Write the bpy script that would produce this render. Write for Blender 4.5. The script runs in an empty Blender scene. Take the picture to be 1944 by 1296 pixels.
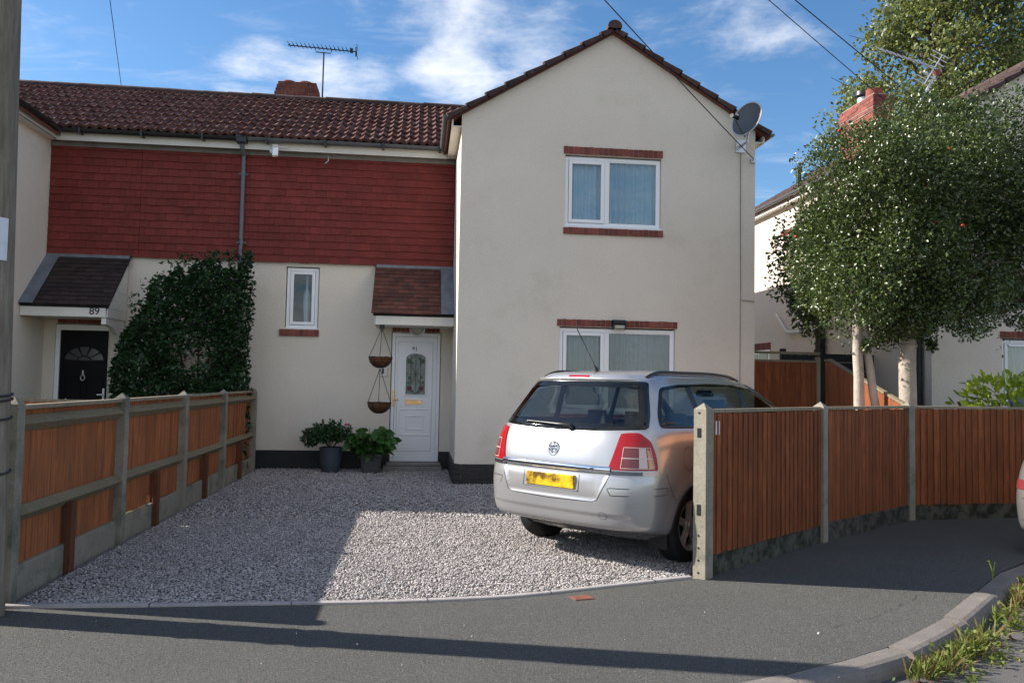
import bpy, bmesh, math, random
import numpy as np
from mathutils import Vector, Matrix, noise
from mathutils.bvhtree import BVHTree
from mathutils.geometry import tessellate_polygon
rad = math.radians
random.seed(7); rng = np.random.default_rng(7)
sc = bpy.context.scene

# ---------------------------------------------------------------- camera
def cam_axes(yaw, pitch, roll):
    cy, sy, cp, sp = math.cos(yaw), math.sin(yaw), math.cos(pitch), math.sin(pitch)
    f = Vector((sy*cp, cy*cp, sp)); r = Vector((cy, -sy, 0)); u = r.cross(f)
    c, s = math.cos(roll), math.sin(roll)
    return c*r + s*u, -s*r + c*u, f
cd = bpy.data.cameras.new('camera'); cam = bpy.data.objects.new('camera', cd)
sc.collection.objects.link(cam); sc.camera = cam
r_, u_, f_ = cam_axes(0.113, 0.0496, 0.0188)
cam.matrix_world = Matrix(((r_.x, u_.x, -f_.x, 0), (r_.y, u_.y, -f_.y, 0), (r_.z, u_.z, -f_.z, 1.5), (0, 0, 0, 1)))
cd.sensor_width = 36; cd.lens = 36*1551/1944; cd.clip_start = .05; cd.clip_end = 2000

# ---------------------------------------------------------------- sun, sky, exposure
SUN_AZ, SUN_EL = rad(14.5), rad(31.5)     # azimuth measured behind the house front, sun on the left
sdir = Vector((-math.cos(SUN_EL)*math.cos(SUN_AZ), math.cos(SUN_EL)*math.sin(SUN_AZ), math.sin(SUN_EL)))
sl = bpy.data.lights.new('sun', 'SUN'); sl.energy = 3.8; sl.angle = rad(.5); sl.color = (1, .93, .83)
so = bpy.data.objects.new('sun', sl); sc.collection.objects.link(so)
so.rotation_euler = sdir.to_track_quat('Z', 'Y').to_euler(); so.location = (-20, 10, 20)

wd = bpy.data.worlds.new('World'); sc.world = wd; wd.use_nodes = True
nt = wd.node_tree; nt.nodes.clear()
def wn(t, **k):
    n = nt.nodes.new(t)
    for a, b in k.items(): setattr(n, a, b)
    return n
def wl(a, b): nt.links.new(a, b)
def wmath(op, a, b=None, clamp=False):
    n = wn('ShaderNodeMath', operation=op, use_clamp=clamp)
    for i, v in enumerate((a, b)):
        if v is None: continue
        if isinstance(v, (int, float)): n.inputs[i].default_value = v
        else: wl(v, n.inputs[i])
    return n.outputs[0]
sky = wn('ShaderNodeTexSky', sky_type='NISHITA', sun_disc=False, sun_elevation=SUN_EL)
sky.sun_rotation = math.atan2(sdir.x, sdir.y); sky.air_density = 1.0; sky.dust_density = .3; sky.ozone_density = 3.0
hsv = wn('ShaderNodeHueSaturation'); hsv.inputs['Saturation'].default_value = 1.18; hsv.inputs['Value'].default_value = .58
wl(sky.outputs[0], hsv.inputs['Color'])
tc = wn('ShaderNodeTexCoord'); sep = wn('ShaderNodeSeparateXYZ'); wl(tc.outputs['Generated'], sep.inputs[0])
# the cloud layer lies on a flat sheet high overhead: direction / height
den = wmath('MAXIMUM', wmath('ADD', sep.outputs[2], .10), .02)
cmb = wn('ShaderNodeCombineXYZ'); wl(wmath('DIVIDE', sep.outputs[0], den), cmb.inputs[0]); wl(wmath('DIVIDE', sep.outputs[1], den), cmb.inputs[1])
def cloud(scale, detail, rough, lo, hi, off, dist=.4):
    mp = wn('ShaderNodeMapping'); mp.inputs['Location'].default_value = off; wl(cmb.outputs[0], mp.inputs[0])
    n = wn('ShaderNodeTexNoise'); n.inputs['Scale'].default_value = scale; n.inputs['Detail'].default_value = detail
    n.inputs['Roughness'].default_value = rough; n.inputs['Distortion'].default_value = dist; wl(mp.outputs[0], n.inputs['Vector'])
    return n.outputs[0], lo, hi
def smooth(v, lo, hi):
    m = wn('ShaderNodeMapRange', interpolation_type='SMOOTHSTEP'); wl(v, m.inputs[0]); m.inputs[1].default_value = lo; m.inputs[2].default_value = hi
    return m.outputs[0]
def blob(d, r0, r1):       # soft region of sky round a direction
    v = Vector(d).normalized(); dp = wn('ShaderNodeVectorMath', operation='DOT_PRODUCT'); nrm = wn('ShaderNodeVectorMath', operation='NORMALIZE')
    wl(tc.outputs['Generated'], nrm.inputs[0]); wl(nrm.outputs[0], dp.inputs[0]); dp.inputs[1].default_value = v
    return smooth(dp.outputs['Value'], math.cos(rad(r0)), math.cos(rad(r1)))
BLOBS = [((-.03, 1, .475), 7, 1, .13), ((.09, 1, .455), 8, 1, .15), ((-.17, 1, .352), 5, .5, .15), ((-.09, 1, .335), 4, .5, .12), ((-.25, 1, .335), 4, .5, .10),
         ((-.53, 1, .43), 3, .3, .12), ((.62, 1, .30), 8, 1, .12), ((.40, 1, .45), 12, 1, .07), ((.03, 1, .37), 4, .3, .08), ((-.45, 1, .41), 4, .3, .10)]
n1 = cloud(1.5, 9, .6, 0, 0, (3.1, 1.7, 0.0), .6)[0]
n2 = cloud(5.0, 8, .62, 0, 0, (.3, 4.2, 1.0), .3)[0]
base = wmath('ADD', wmath('MULTIPLY', n1, .55), wmath('MULTIPLY', n2, .45))
acc = base
acc = wmath('ADD', acc, wmath('MULTIPLY', smooth(sep.outputs[1], .35, -.5), .25))      # unseen cloud added on the street side to lift the shaded walls
for d, r0, r1, w in BLOBS: acc = wmath('ADD', acc, wmath('MULTIPLY', blob(d, r0, r1), w))
mp3 = wn('ShaderNodeMapping'); mp3.inputs['Scale'].default_value = (1.0, 3.2, 1); mp3.inputs['Rotation'].default_value = (0, 0, .5); wl(cmb.outputs[0], mp3.inputs[0])
n3 = wn('ShaderNodeTexNoise'); n3.inputs['Scale'].default_value = 1.6; n3.inputs['Detail'].default_value = 9; n3.inputs['Roughness'].default_value = .62; n3.inputs['Distortion'].default_value = .8; wl(mp3.outputs[0], n3.inputs['Vector'])
veil = wmath('MULTIPLY', smooth(n3.outputs[0], .50, .82), .32)      # thin high streaks
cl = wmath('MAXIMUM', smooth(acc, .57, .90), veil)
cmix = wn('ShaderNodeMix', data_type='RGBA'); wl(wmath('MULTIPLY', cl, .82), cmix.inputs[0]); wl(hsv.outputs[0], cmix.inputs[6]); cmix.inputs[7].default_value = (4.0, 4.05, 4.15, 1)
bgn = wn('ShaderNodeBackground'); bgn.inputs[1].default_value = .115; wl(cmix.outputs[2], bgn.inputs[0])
wo = wn('ShaderNodeOutputWorld'); wl(bgn.outputs[0], wo.inputs[0])
vs = sc.view_settings; vs.view_transform = 'Standard'; vs.look = 'None'; vs.gamma = 1; vs.exposure = 1.40

# ---------------------------------------------------------------- materials
def mat(name, col, rough=.6, metal=0., spec=.5, coat=0., bump=None, vary=None, island=0., trans=0., col2=None, emit=None):
    """bump=(scale, strength, distance)  vary=(scale, amount)  island: per-piece brightness change  col2=(colour, noise scale, lo, hi)"""
    m = bpy.data.materials.new(name); m.use_nodes = True; t = m.node_tree; N = t.nodes; Lk = t.links
    b = N['Principled BSDF']; out = N['Material Output']
    b.inputs['Roughness'].default_value = rough; b.inputs['Metallic'].default_value = metal
    b.inputs['Specular IOR Level'].default_value = spec; b.inputs['Coat Weight'].default_value = coat; b.inputs['Coat Roughness'].default_value = .06
    tcn = N.new('ShaderNodeTexCoord'); rgb = N.new('ShaderNodeRGB'); rgb.outputs[0].default_value = (*col, 1); cur = rgb.outputs[0]
    def noi(scale, det=5, rg=.6):
        n = N.new('ShaderNodeTexNoise'); n.inputs['Scale'].default_value = scale; n.inputs['Detail'].default_value = det; n.inputs['Roughness'].default_value = rg
        Lk.new(tcn.outputs['Object'], n.inputs['Vector']); return n.outputs[0]
    if col2:
        c2, s2, lo, hi = col2; mr = N.new('ShaderNodeMapRange'); mr.interpolation_type = 'SMOOTHSTEP'; Lk.new(noi(s2, 8, .65), mr.inputs[0]); mr.inputs[1].default_value = lo; mr.inputs[2].default_value = hi
        mx = N.new('ShaderNodeMix'); mx.data_type = 'RGBA'; Lk.new(mr.outputs[0], mx.inputs[0]); Lk.new(cur, mx.inputs[6]); mx.inputs[7].default_value = (*c2, 1); cur = mx.outputs[2]
    def mulval(cur, valsock):
        h = N.new('ShaderNodeHueSaturation'); Lk.new(cur, h.inputs['Color']); Lk.new(valsock, h.inputs['Value']); return h.outputs[0]
    for sc_, am in (vary if isinstance(vary, list) else [vary] if vary else []):
        mr = N.new('ShaderNodeMapRange'); Lk.new(noi(sc_), mr.inputs[0]); mr.inputs[1].default_value = .3; mr.inputs[2].default_value = .7; mr.inputs[3].default_value = 1-am; mr.inputs[4].default_value = 1+am
        cur = mulval(cur, mr.outputs[0])
    if island:
        g = N.new('ShaderNodeNewGeometry'); mr = N.new('ShaderNodeMapRange'); Lk.new(g.outputs['Random Per Island'], mr.inputs[0]); mr.inputs[3].default_value = 1-island; mr.inputs[4].default_value = 1+island
        cur = mulval(cur, mr.outputs[0])
    Lk.new(cur, b.inputs['Base Color'])
    if bump:
        prev = None
        for s_, st, di in (bump if isinstance(bump, list) else [bump]):
            bp = N.new('ShaderNodeBump'); bp.inputs['Strength'].default_value = st; bp.inputs['Distance'].default_value = di; Lk.new(noi(s_, 4, .6), bp.inputs['Height'])
            if prev: Lk.new(prev, bp.inputs['Normal'])
            prev = bp.outputs[0]
        Lk.new(prev, b.inputs['Normal'])
    if trans:
        tr = N.new('ShaderNodeBsdfTranslucent'); Lk.new(cur, tr.inputs['Color']); ms = N.new('ShaderNodeMixShader'); ms.inputs[0].default_value = trans
        Lk.new(b.outputs[0], ms.inputs[1]); Lk.new(tr.outputs[0], ms.inputs[2]); Lk.new(ms.outputs[0], out.inputs[0])
    m.diffuse_color = (*col, 1)
    return m
def glassmat(name, tint=(.85, .9, .9), refl=.25, dens=1.0, haze=0.0):
    m = bpy.data.materials.new(name); m.use_nodes = True; t = m.node_tree; N = t.nodes; N.clear()
    o = N.new('ShaderNodeOutputMaterial'); tr = N.new('ShaderNodeBsdfTransparent'); tr.inputs[0].default_value = (*tint, 1)
    gl = N.new('ShaderNodeBsdfGlossy'); gl.inputs['Roughness'].default_value = .01; gl.inputs[0].default_value = (1, 1, 1, 1)
    fr = N.new('ShaderNodeFresnel'); fr.inputs[0].default_value = 1.5; ad = N.new('ShaderNodeMath'); ad.operation = 'MULTIPLY_ADD'; ad.use_clamp = True
    ad.inputs[1].default_value = .8; ad.inputs[2].default_value = refl; t.links.new(fr.outputs[0], ad.inputs[0])
    mx = N.new('ShaderNodeMixShader'); t.links.new(ad.outputs[0], mx.inputs[0]); t.links.new(tr.outputs[0], mx.inputs[1]); t.links.new(gl.outputs[0], mx.inputs[2]); t.links.new(mx.outputs[0], o.inputs[0])
    return m
def leafmat(name, c1, c2, rough=.32, spec=.6, trans=.22, c3=None):
    m = bpy.data.materials.new(name); m.use_nodes = True; t = m.node_tree; N = t.nodes; Lk = t.links; b = N['Principled BSDF']; o = N['Material Output']
    g = N.new('ShaderNodeNewGeometry'); cr = N.new('ShaderNodeValToRGB'); Lk.new(g.outputs['Random Per Island'], cr.inputs[0])
    cr.color_ramp.elements[0].color = (*c1, 1); cr.color_ramp.elements[1].color = (*c2, 1)
    if c3: e = cr.color_ramp.elements.new(.97); e.color = (*c2, 1); cr.color_ramp.elements[2].color = (*c3, 1)
    Lk.new(cr.outputs[0], b.inputs['Base Color']); b.inputs['Roughness'].default_value = rough; b.inputs['Specular IOR Level'].default_value = spec
    tr = N.new('ShaderNodeBsdfTranslucent'); h = N.new('ShaderNodeHueSaturation'); h.inputs['Value'].default_value = 1.6; h.inputs['Hue'].default_value = .485; Lk.new(cr.outputs[0], h.inputs['Color']); Lk.new(h.outputs[0], tr.inputs[0])
    ms = N.new('ShaderNodeMixShader'); ms.inputs[0].default_value = trans; Lk.new(b.outputs[0], ms.inputs[1]); Lk.new(tr.outputs[0], ms.inputs[2]); Lk.new(ms.outputs[0], o.inputs[0])
    return m

M = {}
M['render'] = mat('cream_render', (.735, .66, .565), .92, spec=.15, bump=[(42, .5, .014), (110, .45, .008)], vary=[(.7, .04), (38, .05), (90, .06)], col2=((.64, .575, .47), 1.1, .52, .8))
M['plinth'] = mat('black_plinth_paint', (.012, .012, .014), .55, bump=(40, .4, .01), vary=(20, .3))
M['brick'] = mat('red_brick', (.20, .055, .04), .85, bump=(70, .4, .006), vary=(14, .2), island=.25)
M['brick_dark'] = mat('old_brown_brick', (.14, .045, .032), .9, bump=(60, .5, .008), vary=(9, .3), island=.3, col2=((.06, .035, .03), 5, .5, .75))
M['mortar'] = mat('mortar', (.33, .28, .24), .95, vary=(20, .15))
M['tilehang'] = mat('red_painted_hanging_tile', (.172, .030, .024), .75, spec=.3, bump=(70, .5, .006), vary=[(1.4, .14), (45, .16)], island=.13, col2=((.135, .03, .027), 5, .5, .8))
M['rooftile'] = mat('brown_concrete_roof_tile', (.108, .047, .039), .9, spec=.25, bump=(60, .8, .01), vary=[(7, .35), (40, .4)], island=.25, col2=((.23, .185, .16), 15, .52, .68))
M['rooftile_dark'] = mat('dark_roof_tile', (.06, .034, .03), .9, bump=(60, .6, .008), vary=[(9, .3), (50, .3)], island=.25, col2=((.15, .12, .1), 18, .6, .75))
M['plaintile'] = mat('weathered_plain_clay_tile', (.105, .038, .028), .85, bump=(70, .5, .006), vary=(12, .25), island=.35, col2=((.05, .035, .03), 8, .5, .7))
M['plaintile_dark'] = mat('dark_plain_tile', (.028, .017, .015), .85, bump=(70, .5, .006), vary=(12, .25), island=.4)
M['lead'] = mat('lead_flashing', (.17, .19, .22), .6, metal=.3, vary=(7, .25), bump=(9, .3, .01))
M['upvc'] = mat('white_window_plastic', (.87, .875, .89), .3, spec=.5)
M['white'] = mat('white_painted_board', (.70, .675, .62), .5, vary=[(3, .06)], col2=((.5, .47, .42), 9, .62, .85))
M['soffit'] = mat('grey_soffit', (.22, .21, .2), .8, vary=(6, .2))
M['gutter_black'] = mat('black_gutter_plastic', (.015, .015, .017), .4)
M['gutter_grey'] = mat('grey_gutter_plastic', (.10, .105, .115), .4, vary=(5, .15))
M['pipe_grey'] = mat('grey_painted_pipe', (.12, .13, .15), .45)
M['glass'] = glassmat('window_glass', (.82, .87, .90), .015)
M['carglass'] = glassmat('car_glass', (.84, .94, .92), .02)
M['carglass_dark'] = glassmat('side_car_glass', (.74, .84, .80), .02)
M['curtain'] = mat('net_curtain', (.50, .52, .52), .9, trans=.1)
M['curtain_blue'] = mat('pale_blue_curtain', (.62, .86, .97), .9, trans=.1)
M['room'] = mat('dim_room', (.05, .045, .04), .9)
M['gold'] = mat('brass', (.75, .47, .22), .3, metal=.9)
M['chrome'] = mat('chrome', (.85, .86, .88), .06, metal=1.)
M['steel'] = mat('dull_aluminium', (.55, .57, .6), .4, metal=.7)
M['black'] = mat('black_plastic', (.012, .012, .013), .4)
M['rubber'] = mat('tyre_rubber', (.014, .014, .015), .8, bump=(60, .3, .005))
M['doorblack'] = mat('black_door_paint', (.004, .004, .0045), .5, spec=.15)
M['doordark'] = mat('dark_obscure_glass', (.05, .055, .06), .15)
M['ink'] = mat('dark_ink', (.02, .02, .025), .6)
M['concrete'] = mat('weathered_concrete', (.25, .225, .18), .92, bump=[(80, .5, .006), (300, .3, .002)], vary=[(4, .15), (60, .16)], col2=((.12, .125, .095), 3.5, .45, .72))
M['concrete_moss'] = mat('mossy_concrete', (.075, .072, .058), .95, bump=(50, .5, .008), vary=[(9, .3)], col2=((.014, .018, .010), 8, .40, .60))
M['edging'] = mat('concrete_edging', (.33, .30, .29), .9, bump=(70, .4, .005), vary=[(3, .15), (50, .15)])
M['kerb'] = mat('concrete_kerb', (.165, .145, .13), .9, bump=[(90, .5, .005), (12, .3, .01)], vary=[(3, .15), (90, .18)], col2=((.20, .17, .15), 6, .5, .75))
def woodmat(name, c, c2, streak=True):
    m = mat(name, c, .85, spec=.2, island=.2, vary=(2.2, .2))
    t = m.node_tree; N = t.nodes; Lk = t.links; b = N['Principled BSDF']; src = b.inputs['Base Color'].links[0].from_socket
    tcn = N.new('ShaderNodeTexCoord'); mp = N.new('ShaderNodeMapping'); mp.inputs['Scale'].default_value = (9, 9, .8); Lk.new(tcn.outputs['Object'], mp.inputs[0])
    n = N.new('ShaderNodeTexNoise'); n.inputs['Scale'].default_value = 4; n.inputs['Detail'].default_value = 8; n.inputs['Roughness'].default_value = .7; Lk.new(mp.outputs[0], n.inputs['Vector'])
    mr = N.new('ShaderNodeMapRange'); Lk.new(n.outputs[0], mr.inputs[0]); mr.inputs[1].default_value = .38; mr.inputs[2].default_value = .66
    mx = N.new('ShaderNodeMix'); mx.data_type = 'RGBA'; Lk.new(mr.outputs[0], mx.inputs[0]); Lk.new(src, mx.inputs[6]); mx.inputs[7].default_value = (*c2, 1); Lk.new(mx.outputs[2], b.inputs['Base Color'])
    bp = N.new('ShaderNodeBump'); bp.inputs['Strength'].default_value = .4; bp.inputs['Distance'].default_value = .004; Lk.new(n.outputs[0], bp.inputs['Height']); Lk.new(bp.outputs[0], b.inputs['Normal'])
    return m
M['fence'] = woodmat('orange_stained_fence_board', (.36, .120, .043), (.18, .08, .043))
M['fence_front'] = woodmat('brown_stained_fence_board', (.27, .085, .032), (.125, .045, .022))
M['fence_inner'] = woodmat('brightened_inner_board', (.62, .27, .11), (.50, .22, .10))  # inner faces lightened to brighten the orange reflection in the car side
M['rail'] = woodmat('green_grey_timber_rail', (.165, .140, .088), (.235, .195, .135))
M['cap'] = woodmat('pale_timber_capping', (.26, .21, .15), (.17, .15, .12))
M['stub'] = woodmat('brown_timber_stub', (.12, .045, .025), (.08, .035, .02))
M['greyfence'] = woodmat('dark_grey_fence_board', (.035, .04, .05), (.05, .055, .06))
M['pole'] = woodmat('grey_weathered_pole_timber', (.23, .20, .16), (.13, .115, .09))
M['asphalt'] = mat('pavement_asphalt', (.084, .083, .077), .93, spec=.25, bump=[(110, .9, .008), (300, .6, .004)], vary=[(.9, .10), (48, .22), (120, .5)], col2=((.26, .26, .245), 170, .62, .72))
M['road'] = mat('road_asphalt', (.10, .095, .09), .93, bump=[(120, .7, .008)], vary=[(1.5, .1), (200, .35)], col2=((.2, .19, .18), 180, .62, .72))
M['soil'] = mat('garden_soil', (.06, .05, .035), .95, bump=(20, .8, .03), vary=(3, .3))
M['lawn'] = mat('short_lawn', (.05, .085, .02), .9, bump=(90, .8, .02), vary=[(4, .3), (80, .4)])
M['gravelbase'] = mat('gravel_bed', (.19, .18, .17), .95, bump=[(60, 1., .02)], vary=[(50, .5), (130, .5)])
M['stone'] = mat('grey_gravel_stone', (.385, .355, .345), .9, spec=.2, island=.32, vary=[(3, .08), (40, .12)])
M['bark_pale'] = mat('pale_smooth_bark', (.36, .31, .26), .9, bump=[(14, .5, .02), (60, .3, .005)], vary=[(6, .2)], col2=((.20, .19, .14), 9, .55, .75))
M['bark_dark'] = mat('dark_bark', (.09, .07, .05), .95, bump=(30, .6, .02), vary=(8, .3))
M['holly'] = leafmat('glossy_holly_leaf', (.026, .048, .012), (.098, .138, .034), .34, .65, .2, (.14, .18, .05))
M['treeleaf'] = leafmat('olive_tree_leaf', (.075, .105, .026), (.180, .205, .055), .45, .45, .3)
M['shrubleaf'] = leafmat('dark_shrub_leaf', (.010, .030, .010), (.028, .075, .020), .4, .45, .15)
M['laurel'] = leafmat('yellow_green_laurel_leaf', (.16, .25, .022), (.36, .46, .06), .3, .6, .4)
M['hydrangea'] = leafmat('broad_green_leaf', (.03, .085, .018), (.06, .15, .03), .45, .4, .25)
M['bushleaf'] = leafmat('small_dark_leaf', (.012, .04, .012), (.035, .09, .025), .45, .4, .2)
M['weed'] = leafmat('weed_blade', (.06, .10, .015), (.17, .20, .04), .6, .3, .3, (.22, .12, .06))
M['deadleaf'] = leafmat('dry_brown_leaf', (.10, .035, .02), (.22, .10, .06), .8, .2, .2)
M['berry'] = mat('red_berry', (.45, .03, .02), .35)
M['flower'] = mat('pink_petal', (.45, .06, .14), .6)
M['potblue'] = mat('blue_grey_glazed_pot', (.055, .068, .085), .5, vary=(20, .2), bump=(50, .3, .004))
M['potgrey'] = mat('grey_basket_weave_pot', (.09, .088, .09), .7, vary=(60, .3), bump=(80, .5, .006))
M['coir'] = mat('coir_liner', (.13, .05, .022), .95, bump=(60, .9, .02), vary=(30, .4))
M['wire'] = mat('black_cable', (.02, .02, .022), .6)
M['chain'] = mat('dark_chain', (.10, .10, .10), .5, metal=.6)
M['dish'] = mat('grey_dish_paint', (.075, .085, .095), .5)
M['dishrim'] = mat('pale_dish_rim', (.45, .47, .5), .4)
M['terracotta'] = mat('terracotta', (.24, .07, .045), .85, vary=(9, .25), bump=(30, .3, .006))
M['paper'] = mat('white_paper', (.62, .65, .72), .8, vary=(12, .08))
M['paint'] = mat('silver_car_paint', (.455, .457, .465), .27, metal=.58, spec=.5, coat=.8)
M['paint_grey'] = mat('grey_silver_car_paint', (.38, .37, .365), .3, metal=.75, coat=.8)
M['underseal'] = mat('car_underside', (.01, .01, .01), .9)
M['seat'] = mat('dark_car_seat', (.02, .021, .024), .85)
M['alloy'] = mat('alloy_wheel', (.62, .60, .58), .35, metal=.55)
M['disc'] = mat('brake_disc', (.05, .045, .04), .5, metal=.5)
M['lamp_red'] = mat('red_lamp_lens', (.33, .003, .008), .25, spec=.3, coat=.5)
M['frit'] = mat('black_edge_glass', (.006, .007, .007), .05, spec=.5)
M['lamp_clear'] = mat('clear_lamp_lens', (.60, .48, .45), .15, spec=.5, coat=.5)
M['lamp_amber'] = mat('amber_lamp_lens', (.60, .27, .10), .12, coat=1.)
M['lamp_smoke'] = mat('smoked_lamp_strip', (.03, .03, .035), .15, coat=1.)
M['lamp_pink'] = mat('pale_red_lens', (.17, .028, .032), .2, coat=.5)
M['plate'] = mat('yellow_number_plate', (.72, .46, .012), .4, col2=((.12, .065, .01), 5, .47, .62))
M['rust'] = mat('rusty_cover', (.16, .055, .035), .9, vary=(30, .3), bump=(60, .5, .005))
M['crack'] = mat('crack', (.012, .012, .012), 1.)
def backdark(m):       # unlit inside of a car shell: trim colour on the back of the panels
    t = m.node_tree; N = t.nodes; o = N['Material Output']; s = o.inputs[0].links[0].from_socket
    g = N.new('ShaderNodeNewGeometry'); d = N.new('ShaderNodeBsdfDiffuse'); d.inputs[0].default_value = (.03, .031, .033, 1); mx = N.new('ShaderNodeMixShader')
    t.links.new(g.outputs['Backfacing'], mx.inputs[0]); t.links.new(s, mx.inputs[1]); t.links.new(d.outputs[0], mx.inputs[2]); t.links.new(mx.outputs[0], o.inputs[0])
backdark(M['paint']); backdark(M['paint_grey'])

# ---------------------------------------------------------------- mesh helpers
class MB:
    def __init__(s): s.v = []; s.f = []; s.m = []; s.cur = 0
    def add(s, vs, fs, m=None):
        o = len(s.v); s.v.extend([tuple(p) for p in vs]); s.f.extend([tuple(i+o for i in f) for f in fs]); s.m.extend([s.cur if m is None else m]*len(fs)); return s
    def box(s, x0, x1, y0, y1, z0, z1, m=None):
        return s.add([(x0, y0, z0), (x1, y0, z0), (x1, y1, z0), (x0, y1, z0), (x0, y0, z1), (x1, y0, z1), (x1, y1, z1), (x0, y1, z1)],
                     [(0, 3, 2, 1), (4, 5, 6, 7), (0, 1, 5, 4), (1, 2, 6, 5), (2, 3, 7, 6), (3, 0, 4, 7)], m)
    def obox(s, c, ax, h, m=None):          # oriented box: centre, 3 axes, 3 half sizes
        c = Vector(c); a = [Vector(x).normalized()*k for x, k in zip(ax, h)]; vs = []
        for sz in (-1, 1):
            for sx, sy in ((-1, -1), (1, -1), (1, 1), (-1, 1)): vs.append(c+a[0]*sx+a[1]*sy+a[2]*sz)
        return s.add(vs, [(0, 3, 2, 1), (4, 5, 6, 7), (0, 1, 5, 4), (1, 2, 6, 5), (2, 3, 7, 6), (3, 0, 4, 7)], m)
    def bar(s, p, q, w, h, up=(0, 0, 1), m=None):
        p, q = Vector(p), Vector(q); d = q-p; L = d.length; d.normalize(); u = Vector(up); sd = d.cross(u)
        if sd.length < 1e-4: sd = d.cross(Vector((1, 0, 0)))
        sd.normalize(); u = sd.cross(d)
        return s.obox((p+q)/2, (d, sd, u), (L/2, w/2, h/2), m)
    def tube(s, path, r, n=8, m=None, cap=True, closed=False):
        P = [Vector(p) for p in path]; k = len(P); rs = r if isinstance(r, (list, tuple)) else [r]*k; vs = []; fs = []
        up = None
        for i in range(k):
            if closed: d = P[(i+1) % k]-P[i-1]
            else: d = (P[min(i+1, k-1)]-P[max(i-1, 0)])
            d.normalize()
            if up is None: up = Vector((0, 0, 1)) if abs(d.z) < .9 else Vector((1, 0, 0))
            a = d.cross(up); a.normalize(); b = a.cross(d); up = b
            for j in range(n):
                t = 2*math.pi*j/n; vs.append(P[i]+(a*math.cos(t)+b*math.sin(t))*rs[i])
        for i in range(k if closed else k-1):
            for j in range(n): fs.append((i*n+j, i*n+(j+1) % n, ((i+1) % k)*n+(j+1) % n, ((i+1) % k)*n+j))
        if cap and not closed: fs.append(tuple(range(n))[::-1]); fs.append(tuple((k-1)*n+j for j in range(n)))
        return s.add(vs, fs, m)
    def lathe(s, prof, c=(0, 0, 0), n=24, axis=(0, 0, 1), m=None, sq=None):      # prof: (radius, height); sq: squareness exponent
        az = Vector(axis).normalized(); ax = az.orthogonal().normalized() if abs(az.z) < .99 else Vector((1, 0, 0)); ay = az.cross(ax); c = Vector(c); vs = []; fs = []
        for r, h in prof:
            for j in range(n):
                t = 2*math.pi*j/n; cc, ss = math.cos(t), math.sin(t); k = 1 if not sq else 1/((abs(cc)**sq+abs(ss)**sq)**(1/sq))
                vs.append(c+az*h+(ax*cc+ay*ss)*r*k)
        for i in range(len(prof)-1):
            for j in range(n): fs.append((i*n+j, i*n+(j+1) % n, (i+1)*n+(j+1) % n, (i+1)*n+j))
        return s.add(vs, fs, m)
    def grid(s, pts, m=None, flip=False):     # pts[i][j]
        a, b = len(pts), len(pts[0]); fs = []
        for i in range(a-1):
            for j in range(b-1):
                q = (i*b+j, i*b+j+1, (i+1)*b+j+1, (i+1)*b+j); fs.append(q[::-1] if flip else q)
        return s.add([p for row in pts for p in row], fs, m)
    def prism(s, poly, d, m=None):             # 3D polygon pushed along vector d
        n = len(poly); d = Vector(d); A = [Vector(p) for p in poly]; vs = A+[p+d for p in A]
        fs = [tuple(range(n))[::-1], tuple(range(n, 2*n))]+[(i, (i+1) % n, n+(i+1) % n, n+i) for i in range(n)]
        return s.add(vs, fs, m)

def link(o): sc.collection.objects.link(o)
def root_of(p):
    while p.parent: p = p.parent
    return p
def thing(name, label, cat, loc=(0, 0, 0), rz=0, group=None):
    o = bpy.data.objects.new(name, None); link(o); o.location = loc; o.rotation_euler = (0, 0, rz); o.empty_display_size = .2
    o['label'] = label; o['category'] = cat
    if group: o['group'] = group
    return o
def tag(o, label=None, cat=None, group=None, kind=None):
    for k, v in (('label', label), ('category', cat), ('group', group), ('kind', kind)):
        if v: o[k] = v
    return o
def obj(name, mb, mats, parent=None, smooth=False, bevel=0, local=False, label=None, base=None, seg=1, fixn=False):
    """link one mesh object; points are given in world space (unless local) and stored relative to the thing's base"""
    if isinstance(mats, str): mats = [mats]
    me = bpy.data.meshes.new(name); off = Vector((0, 0, 0))
    if parent and not local: off = root_of(parent).location
    elif base: off = Vector(base)
    me.from_pydata([(p[0]-off[0], p[1]-off[1], p[2]-off[2]) for p in mb.v], [], mb.f); me.update()
    for k in mats: me.materials.append(M[k])
    if len(mats) > 1: me.polygons.foreach_set('material_index', mb.m)
    if fixn:
        bm = bmesh.new(); bm.from_mesh(me); bmesh.ops.recalc_face_normals(bm, faces=bm.faces); bm.to_mesh(me); bm.free()
    if smooth:
        me.polygons.foreach_set('use_smooth', [True]*len(me.polygons))
        if smooth != 'full': me.set_sharp_from_angle(angle=rad(smooth if isinstance(smooth, (int, float)) and smooth is not True else 40))
    o = bpy.data.objects.new(name, me); link(o)
    if parent: o.parent = parent
    elif base: o.location = base
    if bevel:
        b = o.modifiers.new('bevel', 'BEVEL'); b.width = bevel; b.segments = seg; b.limit_method = 'ANGLE'; b.angle_limit = rad(40)
    if label: o['label'] = label
    return o
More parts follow.
